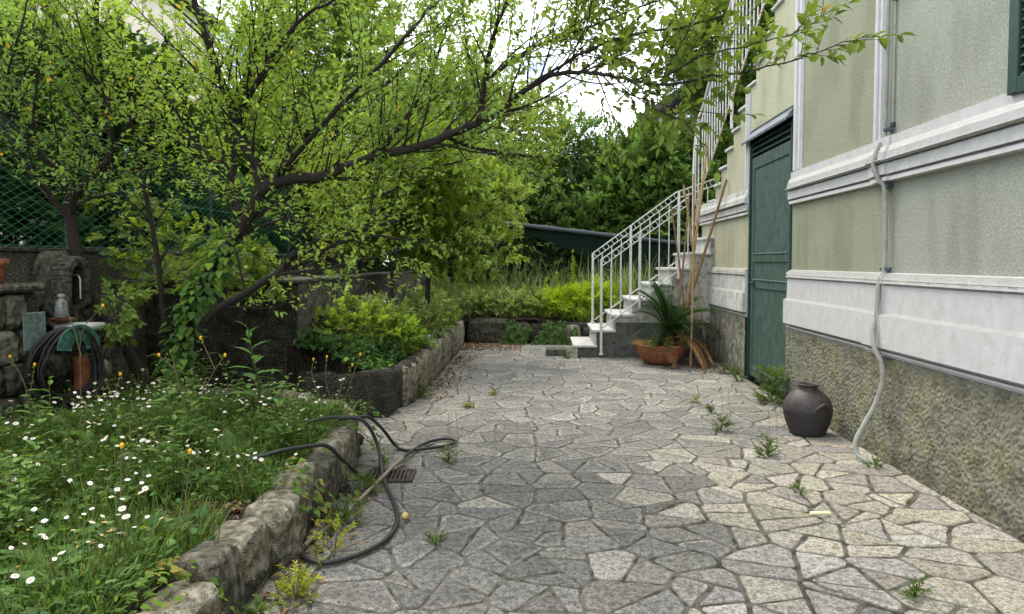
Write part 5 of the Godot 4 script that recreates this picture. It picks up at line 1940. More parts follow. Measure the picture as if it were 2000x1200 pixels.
func build_background_trees() -> void:
	var big := sprig(11, 0.11, 0.05, 0.24)
	var fine := sprig(14, 0.06, 0.03, 0.2)
	var broad := sprig(9, 0.10, 0.075, 0.2)
	var laurel := sprig(12, 0.13, 0.04, 0.24)
	var yellow := Color(0.26, 0.365, 0.075)
	var mid := Color(0.12, 0.2, 0.06)
	var dark := Color(0.045, 0.095, 0.028)
	# terrace and behind the left wall, left to right
	crown_tree("hedge_shrub", "dark glossy shrub behind the green fence at the far left", "shrub", Vector3(-5.0, 0.9, -5.6), 0.05, [[Vector3(0, 1.1, 0), Vector3(0.7, 1.1, 1.4)], [Vector3(-0.3, 2.0, -0.6), Vector3(0.8, 0.8, 1.1)]], 1500, broad, mat.leaf_thick, toned(dark))
	crown_tree("jasmine_shrub", "tall dark jasmine shrub dotted with white blossom behind the left plum tree", "shrub", Vector3(-5.2, 0.9, -8.2), 0.05, [[Vector3(0, 1.4, 0), Vector3(0.9, 1.4, 1.2)], [Vector3(0.1, 2.5, 0.2), Vector3(0.8, 0.7, 1.0)], [Vector3(0.5, 0.8, -1.2), Vector3(0.7, 0.9, 0.9)]], 2400, broad, mat.leaf_thick, toned(dark))
	crown_tree("hedge_shrub", "dark shrub behind the fence, seen between the two plum trees", "shrub", Vector3(-4.8, 0.9, -11.0), 0.05, [[Vector3(0, 1.2, 0), Vector3(0.9, 1.2, 1.5)], [Vector3(-0.6, 1.9, 0.3), Vector3(1.0, 1.0, 1.3)]], 2200, broad, mat.leaf_thick, toned(Color(0.055, 0.115, 0.03)))
	crown_tree("garden_tree", "light green tree behind the fence at the upper left, the pale building showing through it", "tree", Vector3(-7.6, 0.9, -9.0), 0.12, [[Vector3(0.0, 2.6, 0), Vector3(1.3, 0.9, 1.2)], [Vector3(-1.5, 3.0, 0), Vector3(1.2, 1.0, 1.2)], [Vector3(0.8, 2.0, 0.6), Vector3(0.9, 0.7, 0.9)], [Vector3(-0.3, 3.9, -0.3), Vector3(1.0, 0.45, 0.9)]], 1700, big, mat.leaf, toned(yellow))
	crown_tree("garden_tree", "tall yellow green tree rising behind the main plum tree", "tree", Vector3(-4.6, 0.9, -13.5), 0.15, [[Vector3(0, 2.8, 0), Vector3(1.5, 1.4, 1.4)], [Vector3(0.8, 4.4, 0.2), Vector3(1.4, 1.3, 1.3)], [Vector3(-0.9, 4.1, 0), Vector3(1.1, 1.3, 1.2)], [Vector3(1.6, 3.0, -0.3), Vector3(1.1, 1.2, 1.1)], [Vector3(0.3, 5.8, 0), Vector3(1.3, 1.0, 1.2)]], 3600, big, mat.leaf, toned(yellow, 0.35))
	crown_tree("garden_tree", "mid green fine leaved tree behind the middle of the long plum limb", "tree", Vector3(-1.6, 0.85, -15.5), 0.14, [[Vector3(0, 2.0, 0), Vector3(1.5, 1.3, 1.3)], [Vector3(-0.7, 3.6, 0), Vector3(1.4, 1.3, 1.3)], [Vector3(0.8, 3.4, 0), Vector3(1.2, 1.1, 1.2)], [Vector3(-0.3, 4.7, 0), Vector3(1.1, 0.8, 1.0)]], 3200, fine, mat.leaf, toned(Color(0.25, 0.34, 0.075), 0.4), 1.3)
	crown_tree("garden_tree", "grey green feathery tree at the back, left of the sky gap", "tree", Vector3(1.0, 0.85, -17.5), 0.14, [[Vector3(0, 1.8, 0), Vector3(1.6, 1.3, 1.3)], [Vector3(-0.5, 3.3, 0), Vector3(1.3, 1.0, 1.2)], [Vector3(0.9, 2.9, 0), Vector3(1.2, 0.9, 1.1)]], 2700, fine, mat.leaf, toned(Color(0.13, 0.23, 0.085), 0.3), 1.4)
	crown_tree("ivy_hedge", "dense dark ivy covered hedge behind the screened fence, left part", "hedge", Vector3(-0.9, 0.85, -14.6), 0.06, [[Vector3(-0.9, 0.9, 0), Vector3(1.1, 1.1, 0.6)], [Vector3(0.3, 1.2, 0), Vector3(1.1, 1.3, 0.6)], [Vector3(1.2, 0.9, 0.1), Vector3(0.9, 1.1, 0.6)]], 2600, broad, mat.leaf_thick, toned(Color(0.115, 0.19, 0.06), 0.65))
	crown_tree("ivy_hedge", "dense ivy covered hedge behind the lower stair railing, bright leaves in its lower half", "hedge", Vector3(1.9, 0.8, -14.4), 0.06, [[Vector3(-0.8, 1.0, 0), Vector3(1.0, 1.2, 0.6)], [Vector3(0.2, 1.5, 0), Vector3(1.1, 1.4, 0.7)], [Vector3(1.2, 1.2, 0), Vector3(1.0, 1.4, 0.7)], [Vector3(0.3, 2.6, -0.3), Vector3(1.0, 0.8, 0.7)]], 3300, broad, mat.leaf_thick, toned(Color(0.14, 0.235, 0.065), 0.65))
	crown_tree("bay_tree", "tall dark bay tree behind the upper railing of the stair", "tree", Vector3(4.2, 0.8, -15.5), 0.15, [[Vector3(-0.3, 2.2, 0.3), Vector3(1.2, 1.5, 1.0)], [Vector3(0.4, 3.9, 0), Vector3(1.3, 1.4, 1.1)], [Vector3(-0.1, 5.6, 0), Vector3(1.1, 1.3, 1.0)], [Vector3(0.9, 7.0, 0), Vector3(1.2, 1.3, 1.0)], [Vector3(1.6, 5.0, 0.4), Vector3(1.1, 1.6, 1.0)], [Vector3(-1.0, 5.0, 0.4), Vector3(0.75, 1.1, 0.8)]], 4800, laurel, mat.leaf_thick, toned(Color(0.13, 0.21, 0.05), 0.6))
	crown_tree("bamboo_thicket", "yellowish thicket of thin leaves between the hedge and the bay tree", "shrub", Vector3(2.7, 0.8, -16.0), 0.05, [[Vector3(0, 1.6, 0), Vector3(0.9, 1.7, 0.8)], [Vector3(0.2, 3.1, 0), Vector3(0.7, 0.8, 0.7)]], 1500, laurel, mat.leaf, toned(Color(0.24, 0.27, 0.05), 0.4))
	crown_tree("garden_tree", "green tree seen through the top of the upper railing, beyond the stair", "tree", Vector3(7.6, 0.8, -19.0), 0.15, [[Vector3(0, 3.0, 0), Vector3(1.8, 2.0, 1.5)], [Vector3(0.3, 6.0, 0), Vector3(1.6, 1.7, 1.4)]], 2600, big, mat.leaf, toned(mid, 0.35), 1.3)
	crown_tree("garden_tree", "far dark tree low behind the back hedge", "tree", Vector3(-4.5, 0.85, -20.0), 0.2, [[Vector3(-1.5, 2.2, 0), Vector3(2.2, 1.8, 1.5)], [Vector3(1.2, 2.0, 0), Vector3(2.0, 1.7, 1.5)], [Vector3(3.8, 1.9, 0), Vector3(2.0, 1.6, 1.5)]], 2600, big, mat.leaf, toned(mid, 0.35), 1.5)
	crown_tree("garden_tree", "bushy far tree beyond the neighbouring garden at the left", "tree", Vector3(-11.0, 0.9, -17.0), 0.2, [[Vector3(-0.5, 2.2, 0), Vector3(2.2, 1.7, 1.5)], [Vector3(2.6, 2.6, 0), Vector3(2.0, 1.9, 1.5)]], 2400, big, mat.leaf, toned(mid, 0.35), 1.4)
	crown_tree("garden_tree", "bright leafy small tree on the terrace behind the retaining wall", "tree", Vector3(-3.2, 1.15, -11.6), 0.05, [[Vector3(0.1, 0.9, 0), Vector3(0.6, 0.5, 0.9)], [Vector3(-0.2, 1.5, 0.4), Vector3(0.7, 0.6, 0.8)], [Vector3(0.5, 1.7, -0.3), Vector3(0.7, 0.6, 0.7)]], 900, fine, mat.leaf, toned(Color(0.28, 0.385, 0.08), 0.4), 1.2)
	crown_tree("garden_tree", "low leafy shrub closing the gap at the far end of the terrace", "shrub", Vector3(-3.0, 0.9, -14.6), 0.05, [[Vector3(-0.5, 0.9, 0), Vector3(1.0, 0.9, 0.7)], [Vector3(0.6, 1.1, 0), Vector3(0.9, 1.0, 0.7)]], 1200, fine, mat.leaf, toned(Color(0.2, 0.3, 0.06), 0.4), 1.4)
	crown_tree("hedge_shrub", "long dark hedge far behind the terrace and the left boundary wall", "hedge", Vector3(-7.0, 0.9, -16.5), 0.06, [[Vector3(-1.5, 1.2, 0), Vector3(1.7, 1.3, 0.8)], [Vector3(1.2, 1.2, 0), Vector3(1.7, 1.3, 0.8)]], 1500, big, mat.leaf, toned(mid), 1.3)
	# white blossom in the jasmine, one flower head each
	var j := get_node("jasmine_shrub")
	var fl := flower_head(0.022, 0.06)
	for k in 34:
		var o := put("blossom", fl, mat.petal, j, Vector3(0.75 + rr(-0.25, 0.25), rr(1.7, 3.0), rr(-0.6, 1.1)))
		o.rotation = Vector3(rr(-1, 1), rr(0, 6), -1.2 + rr(-0.5, 0.5))


func flower_head(r0: float, r1: float) -> ArrayMesh:
	var mb := MB.new()
	for k in 6:
		var a := TAU * k / 6.0
		mb.leaf(Vector3.ZERO, basis_along(Vector3(cos(a), 0.25, sin(a)), Vector3.UP), r1 * 0.5, r0, 0.1, -0.1)
	return mb.mesh(false)


# ------------------------------------------------------------------ shrubs and plants
func ivy_leaf() -> ArrayMesh:
	var mb := MB.new()
	var c := mb.vert(Vector3(0.25, 0.0, 0), Vector3.UP)
	var pts := [Vector2(0, 0.0), Vector2(-0.1, 0.3), Vector2(0.2, 0.5), Vector2(0.5, 0.32), Vector2(1.0, 0.0), Vector2(0.5, -0.32), Vector2(0.2, -0.5), Vector2(-0.1, -0.3)]
	for p in pts:
		mb.vert(Vector3(p.x, -0.18 * (p - Vector2(0.25, 0)).length_squared() + 0.04, p.y), Vector3.UP)
	for k in 8:
		mb.ix.append_array([c, c + 1 + k, c + 1 + (k + 1) % 8])
	return mb.mesh(false)


func build_shrubs() -> void:
	var small := sprig(12, 0.05, 0.03, 0.12)
	crown_tree("box_shrub", "yellow green rounded shrub in front of the retaining wall", "shrub", Vector3(-1.95, 0.42, -6.95), 0.02, [[Vector3(0.05, 0.32, 0), Vector3(0.33, 0.24, 0.28)], [Vector3(-0.24, 0.24, 0.1), Vector3(0.26, 0.2, 0.22)], [Vector3(0.28, 0.2, -0.1), Vector3(0.22, 0.16, 0.22)]], 210, small, mat.leaf, toned(Color(0.24, 0.33, 0.065), 0.5))
	crown_tree("bushy_weed", "fresh green bushy weed at the front corner of the raised bed", "weed", Vector3(-1.62, 0.42, -7.25), 0.012, [[Vector3(0.0, 0.16, 0), Vector3(0.26, 0.17, 0.4)], [Vector3(0.05, 0.14, -0.6), Vector3(0.2, 0.15, 0.4)]], 260, small, mat.leaf, toned(Color(0.2, 0.34, 0.05), 0.4))
	# ivy over the front of the raised bed
	var iv := thing("ivy_plant", "dark green ivy mat spilling over the front of the raised bed", "ivy", Vector3.ZERO)
	var lf := ivy_leaf()
	var xf := []
	var cols := []
	for k in 2200:
		var x := rr(-2.25, -1.47)
		var z := rr(-6.95, -6.04)
		if Vector2(maxf(x + 1.95, 0.0), maxf(z + 6.55, 0.0)).length() > 0.52:
			continue
		var y := back_h(x, z) + rr(0.0, 0.2) * (0.45 + 0.55 * sin(x * 9.0 + z * 5.0))
		xf.append(Transform3D(basis_along(Vector3(rr(-1, 1), rr(-0.5, 0.6), rr(-0.2, 1.2)), Vector3(0, 1, 0.3) + rv() * 1.1).scaled_local(Vector3.ONE * rr(0.03, 0.075)), Vector3(x, maxf(y, 0.395), z)))
		cols.append((Color(0.05, 0.105, 0.035) if rng.randf() < 0.75 else Color(0.14, 0.24, 0.05)) * rr(0.6, 1.5))
	many("leaves", lf, mat.leaf_thick, xf, cols, iv).set_meta("kind", "stuff")
	# ivy over the back rubble wall
	var ib := thing("ivy_plant", "small leaved ivy hanging over the rubble wall at the back of the yard", "ivy", Vector3.ZERO)
	xf = []
	cols = []
	for k in 1000:
		var x := rr(-0.75, 0.55)
		var t := pow(rng.randf(), 0.8)
		if sin(x * 9.0) + sin(x * 23.0 + t * 5.0) + 1.6 * t < 0.25:
			continue
		var y := 0.40 * (1.0 - t) + 0.02
		xf.append(Transform3D(basis_along(Vector3(rr(-0.6, 0.6), -1, rr(0.1, 0.9)), Vector3(0, 0.4, 1) + rv() * 0.4).scaled_local(Vector3.ONE * rr(0.035, 0.065)), Vector3(x, y, -11.66 + rr(-0.02, 0.09) + 0.1 * t)))
		cols.append(Color(0.075, 0.135, 0.04) * rr(0.6, 1.4))
	many("leaves", lf, mat.leaf_thick, xf, cols, ib).set_meta("kind", "stuff")
	# ivy climbing the plum trunks
	var ip := thing("ivy_plant", "ivy climbing the trunk of the main plum tree", "ivy", Vector3.ZERO)
	xf = []
	cols = []
	var line := smooth_path(PackedVector3Array([Vector3(-2.98, 0.25, -5.30), Vector3(-2.91, 0.56, -5.27), Vector3(-2.77, 1.01, -5.23), Vector3(-2.63, 1.25, -5.20), Vector3(-2.40, 1.54, -5.15)]), 8)
	for k in 620:
		var s := pow(rng.randf(), 1.2) * (line.size() - 1.01)
		var p := line[int(s)].lerp(line[int(s) + 1], s - int(s))
		var d := rv()
		d.z = absf(d.z)
		xf.append(Transform3D(basis_along(d * 0.6 + Vector3(0, -0.6, 0), d + Vector3(0, 0.5, 0)).scaled_local(Vector3.ONE * rr(0.035, 0.08)), p + d * rr(0.08, 0.17)))
		cols.append((Color(0.2, 0.32, 0.05) if rng.randf() < 0.4 else Color(0.09, 0.19, 0.045)) * rr(0.6, 1.4))
	many("leaves", lf, mat.leaf, xf, cols, ip).set_meta("kind", "stuff")
	# climber behind the plum on top of the retaining block and wall
	var cl := thing("climber", "tangle of light green climbing leaves on the wall between the two plum trees", "climbing plant", Vector3.ZERO)
	xf = []
	cols = []
	for k in 330:
		var x := rr(-3.7, -2.35)
		var y := rr(1.15, 1.55 + 0.45 * (0.5 + 0.5 * sin(x * 3.1)))
		xf.append(Transform3D(basis_along(Vector3(rr(-1, 1), rr(-0.6, 0.7), rr(-0.2, 1.0)), Vector3(0, 1, 0.5) + rv() * 0.5).scaled_local(Vector3.ONE * rr(0.7, 1.2)), Vector3(x, y, -5.85 + rr(-0.3, 0.45))))
		cols.append((Color(0.27, 0.37, 0.06) if rng.randf() < 0.5 else Color(0.12, 0.22, 0.05)) * rr(0.6, 1.3))
	many("leaves", small, mat.leaf, xf, cols, cl).set_meta("kind", "stuff")
	# small rose on the terrace edge by the fountain
	crown_tree("rose_bush", "small leafy bush with a few orange blooms beside the white sink", "shrub", Vector3(-3.2, 0.32, -5.0), 0.012, [[Vector3(-0.02, 0.66, 0), Vector3(0.11, 0.10, 0.1)], [Vector3(0.06, 0.78, 0.05), Vector3(0.10, 0.08, 0.1)]], 40, small, mat.leaf, toned(Color(0.2, 0.3, 0.07), 0.3))


func daisy_flower() -> Array: # petals and centre as two meshes
	var pe := MB.new()
	for k in 15:
		var a := TAU * k / 15.0
		pe.leaf(Vector3(cos(a) * 0.003, 0, sin(a) * 0.003), basis_along(Vector3(cos(a), rr(0.0, 0.25), sin(a)), Vector3.UP), rr(0.0105, 0.0125), 0.0045, 0.05, 0.1)
	var yo := MB.new()
	yo.lathe(PackedVector2Array([Vector2(0.0045, -0.002), Vector2(0.005, 0.0005), Vector2(0.0035, 0.003), Vector2(0.0, 0.0038)]), 8)
	return [pe.mesh(false), yo.mesh()]


func daisy_plant(fl: Array, flowers: int, seed_: int) -> Node3D:
	rng.seed = seed_
	var t := Node3D.new()
	var lm := MB.new()
	for k in 150:
		var a := rr(0, TAU)
		var r := sqrt(rng.randf()) * 0.16
		var p := Vector3(cos(a) * r, rr(0.0, 0.15) * (1.0 - r * 3.0), sin(a) * r)
		var g := rr(0.6, 1.4)
		lm.col = Color(0.135, 0.225, 0.06) * g
		lm.leaf(p, basis_along(Vector3(cos(a) + rr(-0.7, 0.7), rr(0.2, 1.4), sin(a) + rr(-0.7, 0.7)), Vector3.UP + rv() * 0.4), rr(0.03, 0.055), rr(0.007, 0.014), 0.2, 0.2)
	var st := MB.new()
	var heads := []
	for k in flowers:
		var a := rr(0, TAU)
		var r := sqrt(rng.randf()) * 0.18
		var top := Vector3(cos(a) * r, rr(0.13, 0.27), sin(a) * r)
		lm.col = Color(0.09, 0.13, 0.03)
		lm.tube(PackedVector3Array([Vector3(top.x * 0.4, 0, top.z * 0.4), Vector3(top.x * 0.8, top.y * 0.6, top.z * 0.8), top]), 0.0012, 0.0009, 3, false)
		heads.append(top)
	var f := MeshInstance3D.new()
	f.name = "foliage"
	f.mesh = lm.mesh(false)
	f.material_override = mat.leaf
	t.add_child(f, true)
	for top in heads:
		var pe := MeshInstance3D.new()
		pe.name = "flower"
		pe.mesh = fl[0]
		pe.material_override = mat.petal if rng.randf() < 0.95 else mat.petal_pink
		pe.position = top
		pe.rotation = Vector3(rr(-0.1, 0.7), rr(0, 6), rr(-0.35, 0.35))
		pe.scale = Vector3.ONE * rr(0.6, 1.05)
		t.add_child(pe, true)
		var yo := MeshInstance3D.new()
		yo.name = "flower_centre"
		yo.mesh = fl[1]
		yo.material_override = mat.yolk
		pe.add_child(yo, true)
	return t


func on_bed(z0: float, z1: float) -> Vector3:
	var z := rr(z0, z1)
	var x := rr(-3.6, -1.35)
	return Vector3(x, garden_h(x, z), z)


func grass_tuft(n: int, h: float, w: float, spread: float) -> ArrayMesh:
	var mb := MB.new()
	for k in n:
		var a := rr(0, TAU)
		var r := rng.randf() * spread * 0.35
		var g := rr(0.7, 1.3)
		mb.col = Color(g, g, g * rr(0.7, 1.1))
		mb.blade(Vector3(cos(a) * r, -0.01, sin(a) * r), Vector3(cos(a) * rr(0.0, 0.8), 1.0, sin(a) * rr(0.0, 0.8)), h * rr(0.5, 1.15), w, rr(0.05, 0.45), 4)
	return mb.mesh(false)


func bare(x: float, z: float) -> bool: # the dry brown patch by the edging
	return Vector2((x + 1.56) / 0.28, (z + 2.95) / 0.3).length() < 1.0


func build_bed_plants() -> void:
	# grass and low ground cover nobody could count
	var tuft := grass_tuft(14, 0.22, 0.006, 0.12)
	var xf := []
	var cols := []
	for k in 2500:
		var p := on_bed(-5.7, -1.3)
		if (bare(p.x, p.z) and rng.randf() < 0.85) or not in_edge(p.x, p.z) or (p.x < -3.0 and p.z < -3.9 and rng.randf() < 0.75):
			continue
		xf.append(Transform3D(Basis(Vector3.UP, rr(0, TAU)).scaled(Vector3.ONE * rr(0.45, 1.15)), p))
		cols.append((Color(0.125, 0.21, 0.05) if rng.randf() < 0.9 else Color(0.3, 0.26, 0.1)) * rr(0.7, 1.3))
	stuff(many("grass", tuft, mat.grass_blade, xf, cols), "fine green grass growing through the near flower bed", "grass")
	var lf := ivy_leaf()
	xf = []
	cols = []
	for k in 9000:
		var p := on_bed(-5.8, -1.3)
		if (bare(p.x, p.z) and rng.randf() < 0.9) or not in_edge(p.x, p.z) or (p.x < -3.0 and p.z < -3.9 and rng.randf() < 0.7):
			continue
		var s := 0.02 + 0.035 * pow(rng.randf(), 2.0)
		xf.append(Transform3D(basis_along(Vector3(rr(-1, 1), rr(-0.2, 0.5), rr(-1, 1)), Vector3.UP + rv() * 0.5).scaled_local(Vector3.ONE * s), p + Vector3(0, rr(0.01, 0.13), 0)))
		cols.append((Color(0.13, 0.235, 0.055) if rng.randf() < 0.7 else Color(0.075, 0.165, 0.055)) * rr(0.6, 1.4))
	# trailing over the edging
	for k in 700:
		var z := rr(-5.0, -1.9)
		if sin(z * 5.0) + sin(z * 11.0 + 1.0) < 0.2:
			continue
		var t := rng.randf()
		xf.append(Transform3D(basis_along(Vector3(1, -1.2 * t, rr(-0.7, 0.7)), Vector3(0.5, 1, 0) + rv() * 0.4).scaled_local(Vector3.ONE * rr(0.018, 0.045)), Vector3(-1.36 + 0.27 * t, 0.33 - 0.30 * t * t + rr(0, 0.03), z)))
		cols.append((Color(0.16, 0.28, 0.04) if rng.randf() < 0.7 else Color(0.3, 0.28, 0.06)) * rr(0.6, 1.3))
	stuff(many("ground_cover", lf, mat.leaf, xf, cols), "small round leaved ground cover under the daisies of the near bed", "ground cover")
	# daisies
	var fl := daisy_flower()
	var protos := []
	for k in 4:
		protos.append(daisy_plant(fl, 4 + k, 900 + k))
	rng.seed = 4242
	var n := 0
	for k in 270:
		var p := on_bed(-5.5, -1.9)
		if p.z > -2.9 and rng.randf() < 0.45:
			continue
		if sin(p.x * 4.3 + 1.0) + sin(p.z * 3.7) + sin((p.x - p.z) * 5.1) < -0.9:
			continue
		if bare(p.x, p.z) or not in_edge(p.x, p.z) or (p.x < -3.0 and p.z < -3.9) or (p.x > -1.5 and rng.randf() < 0.5):
			continue
		var r: Node3D = protos[n % 4].duplicate()
		r.name = numbered("daisy_plant")
		add_child(r)
		r.position = p
		r.rotation.y = rr(0, TAU)
		r.scale = Vector3.ONE * rr(0.75, 1.2)
		tag(r, "white daisy plant in flower " + bed_place(p), "daisy plant", "white daisies of the near left bed")
		n += 1
	for p in protos:
		p.free()
	# upright leafy weeds among the daisies
	var ups := []
	for k in 3:
		var u := Node3D.new()
		var lm := MB.new()
		for q in 5:
			var a := rr(0, TAU)
			var lean := Vector3(cos(a) * rr(0.02, 0.12), rr(0.2, 0.42), sin(a) * rr(0.02, 0.12))
			lm.col = Color(0.14, 0.2, 0.06)
			lm.tube(PackedVector3Array([Vector3(lean.x * 0.2, -0.02, lean.z * 0.2), lean * 0.6, lean]), 0.003, 0.0015, 4, false)
			for j in 11:
				var t := 0.15 + 0.85 * j / 10.0
				var b := j * 2.4 + q
				lm.col = Color(0.15, 0.255, 0.06) * rr(0.65, 1.35)
				lm.leaf(lean * t, basis_along(Vector3(cos(b), rr(0.2, 0.9), sin(b)), Vector3.UP + rv() * 0.3), rr(0.06, 0.12) * (1.2 - 0.6 * t), rr(0.02, 0.035), 0.25, 0.35)
		var fo := MeshInstance3D.new()
		fo.name = "foliage"
		fo.mesh = lm.mesh(false)
		fo.material_override = mat.leaf
		u.add_child(fo)
		ups.append(u)
	for k in 95:
		var p := on_bed(-5.5, -2.1)
		if bare(p.x, p.z) or p.x > -1.5 or p.x < -3.0 or not in_edge(p.x, p.z):
			continue
		var r: Node3D = ups[k % 3].duplicate()
		r.name = numbered("leafy_weed")
		add_child(r)
		r.position = p
		r.rotation.y = rr(0, TAU)
		r.scale = Vector3.ONE * rr(0.6, 1.15)
		tag(r, "upright leafy green weed among the daisies " + bed_place(p), "weed", "leafy weeds of the near left bed")
	for u in ups:
		u.free()
	# broad leaved docks
	for e in [[-2.90, -4.55, 0.26, "broad leaved dock in front of the left plum trunks"], [-1.83, -3.23, 0.2, "broad leaved dock beside the bare brown patch of soil"], [-1.80, -3.85, 0.24, "large broad leaved dock near the hose end on the bed edge"], [-2.46, -3.71, 0.24, "broad leaved dock in the middle of the near bed"], [-1.72, -2.35, 0.22, "pale broad leaved dock close to the lower left corner"], [-1.62, -4.75, 0.22, "broad leaved dock at the far corner of the near bed"]]:
		var t := thing("dock_plant", e[3], "dock plant", Vector3(e[0], garden_h(e[0], e[1]), e[1]), rr(0, 6))
		for k in 9:
			var a := k * 2.4 + rr(-0.3, 0.3)
			var mb := MB.new()
			var g := rr(0.8, 1.25)
			mb.col = Color(0.15, 0.26, 0.07) * g
			var l: float = e[2] * rr(0.6, 1.1)
			mb.leaf(Vector3(cos(a) * 0.02, 0.01, sin(a) * 0.02), basis_along(Vector3(cos(a), rr(0.5, 1.5), sin(a)), Vector3.UP), l, l * 0.36, 0.25, 0.45)
			put("leaf", mb.mesh(false), mat.leaf, t)
	# the big leaved plant in the middle
	var b := thing("leafy_plant", "tall single stemmed plant with big pointed leaves in front of the retaining wall", "leafy plant", Vector3(-1.98, 0.28, -4.62))
	var sm := MB.new()
	sm.col = Color(0.09, 0.14, 0.04)
	sm.tube(smooth_path(PackedVector3Array([Vector3(0, -0.05, 0), Vector3(0.01, 0.25, 0), Vector3(-0.03, 0.45, 0), Vector3(-0.06, 0.66, 0)]), 4), 0.009, 0.004, 6)
	put("stem", sm.mesh(), mat.leaf, b)
	for k in 15:
		var t := k / 14.0
		var a := k * 2.4 + 0.5
		var l := lerpf(0.24, 0.10, t)
		var mb := MB.new()
		mb.col = Color(0.16, 0.31, 0.09) * rr(0.8, 1.3)
		mb.leaf(Vector3(-0.06 * t, 0.16 + 0.5 * t, 0), basis_along(Vector3(cos(a), 0.35 + 0.9 * t * t, sin(a)), Vector3.UP), l, l * 0.34, 0.3, 0.3)
		put("leaf", mb.mesh(false), mat.leaf, b)
	# tall wiry weeds with yellow heads
	weed_stalk("two branched wiry sow thistle with yellow heads in front of the main plum trunk", Vector3(-2.08, 0.26, -3.85), [[Vector3(0.0, 0, 0), Vector3(0.02, 0.22, 0), Vector3(0.18, 0.52, 0), Vector3(0.24, 0.60, 0)], [Vector3(0.18, 0.52, 0), Vector3(0.11, 0.70, 0.02)], [Vector3(0.02, 0.2, 0), Vector3(-0.04, 0.45, 0), Vector3(-0.08, 0.62, 0)], [Vector3(-0.06, 0.52, 0), Vector3(-0.14, 0.6, 0.02)]])
	weed_stalk("thin wiry sow thistle with two yellow heads left of the plum trunks", Vector3(-2.62, 0.3, -4.0), [[Vector3(0, 0, 0), Vector3(0.02, 0.25, 0), Vector3(0.06, 0.42, 0)], [Vector3(0.02, 0.25, 0), Vector3(-0.03, 0.38, 0)]])
	weed_stalk("branching dry weed stalk in front of the stone sink", Vector3(-2.95, 0.3, -4.2), [[Vector3(0, 0, 0), Vector3(0.0, 0.4, 0), Vector3(0.02, 0.66, 0), Vector3(0.16, 0.82, 0)], [Vector3(0.01, 0.5, 0), Vector3(-0.05, 0.72, 0), Vector3(-0.10, 0.84, 0)]])
	weed_stalk("bent pale weed stalk at the left edge in front of the coiled hose", Vector3(-3.25, 0.3, -4.15), [[Vector3(0, 0, 0), Vector3(-0.02, 0.3, 0), Vector3(-0.12, 0.5, 0)], [Vector3(-0.01, 0.2, 0), Vector3(0.04, 0.45, 0)]])
	weed_stalk("cluster of thin dry flower stalks at the far corner of the near bed", Vector3(-1.55, 0.28, -4.95), [[Vector3(0, 0, 0), Vector3(-0.06, 0.25, 0), Vector3(-0.05, 0.42, 0)], [Vector3(0.02, 0, 0), Vector3(0.05, 0.2, 0), Vector3(0.14, 0.36, 0)], [Vector3(0.05, 0.0, 0), Vector3(0.12, 0.22, 0), Vector3(0.2, 0.44, 0)], [Vector3(-0.05, 0.0, 0), Vector3(-0.16, 0.26, 0), Vector3(-0.15, 0.4, 0)]])
	weed_stalk("dark upright dry stalk near the lower left corner", Vector3(-1.60, 0.28, -2.5), [[Vector3(0, 0, 0), Vector3(-0.01, 0.2, 0), Vector3(0.0, 0.42, 0)]])
	weed_stalk("second dark dry stalk standing right of the upright one in the lower left corner", Vector3(-1.50, 0.28, -2.75), [[Vector3(0, 0, 0), Vector3(0.01, 0.15, 0), Vector3(0.03, 0.33, 0)]])


func weed_stalk(label: String, at: Vector3, stems: Array) -> void:
	var t := thing("weed_stalk", label, "weed", at)
	for s in stems:
		var m := MB.new()
		m.col = Color(0.26, 0.23, 0.12)
		var line := smooth_path(PackedVector3Array(s), 4)
		m.tube(line, 0.0038, 0.0022, 5)
		for k in 3:
			var q := line[rng.randi() % line.size()]
			m.col = Color(0.11, 0.16, 0.04)
			m.leaf(q, basis_along(Vector3(rr(-1, 1), 0.4, rr(-1, 1)), Vector3.UP), rr(0.04, 0.08), 0.02, 0.3, 0.4)
		put("stem", m.mesh(), mat.leaf, t)
		var h := MB.new()
		h.lathe(PackedVector2Array([Vector2(0.0, -0.008), Vector2(0.007, -0.006), Vector2(0.0085, 0.004), Vector2(0.006, 0.014), Vector2(0.0, 0.015)]), 8)
		put("flower_head", h.mesh(), mat.yolk if rng.randf() < 0.75 else mat.bud_green, t, s[s.size() - 1])
		for k in 3:
			var bd := MB.new()
			bd.lathe(PackedVector2Array([Vector2(0.0, -0.006), Vector2(0.006, -0.003), Vector2(0.006, 0.005), Vector2(0.0, 0.009)]), 7)
			put("bud", bd.mesh(), mat.bud_green, t, s[s.size() - 1] + Vector3(rr(-0.025, 0.025), rr(-0.07, -0.01), rr(-0.02, 0.02)))


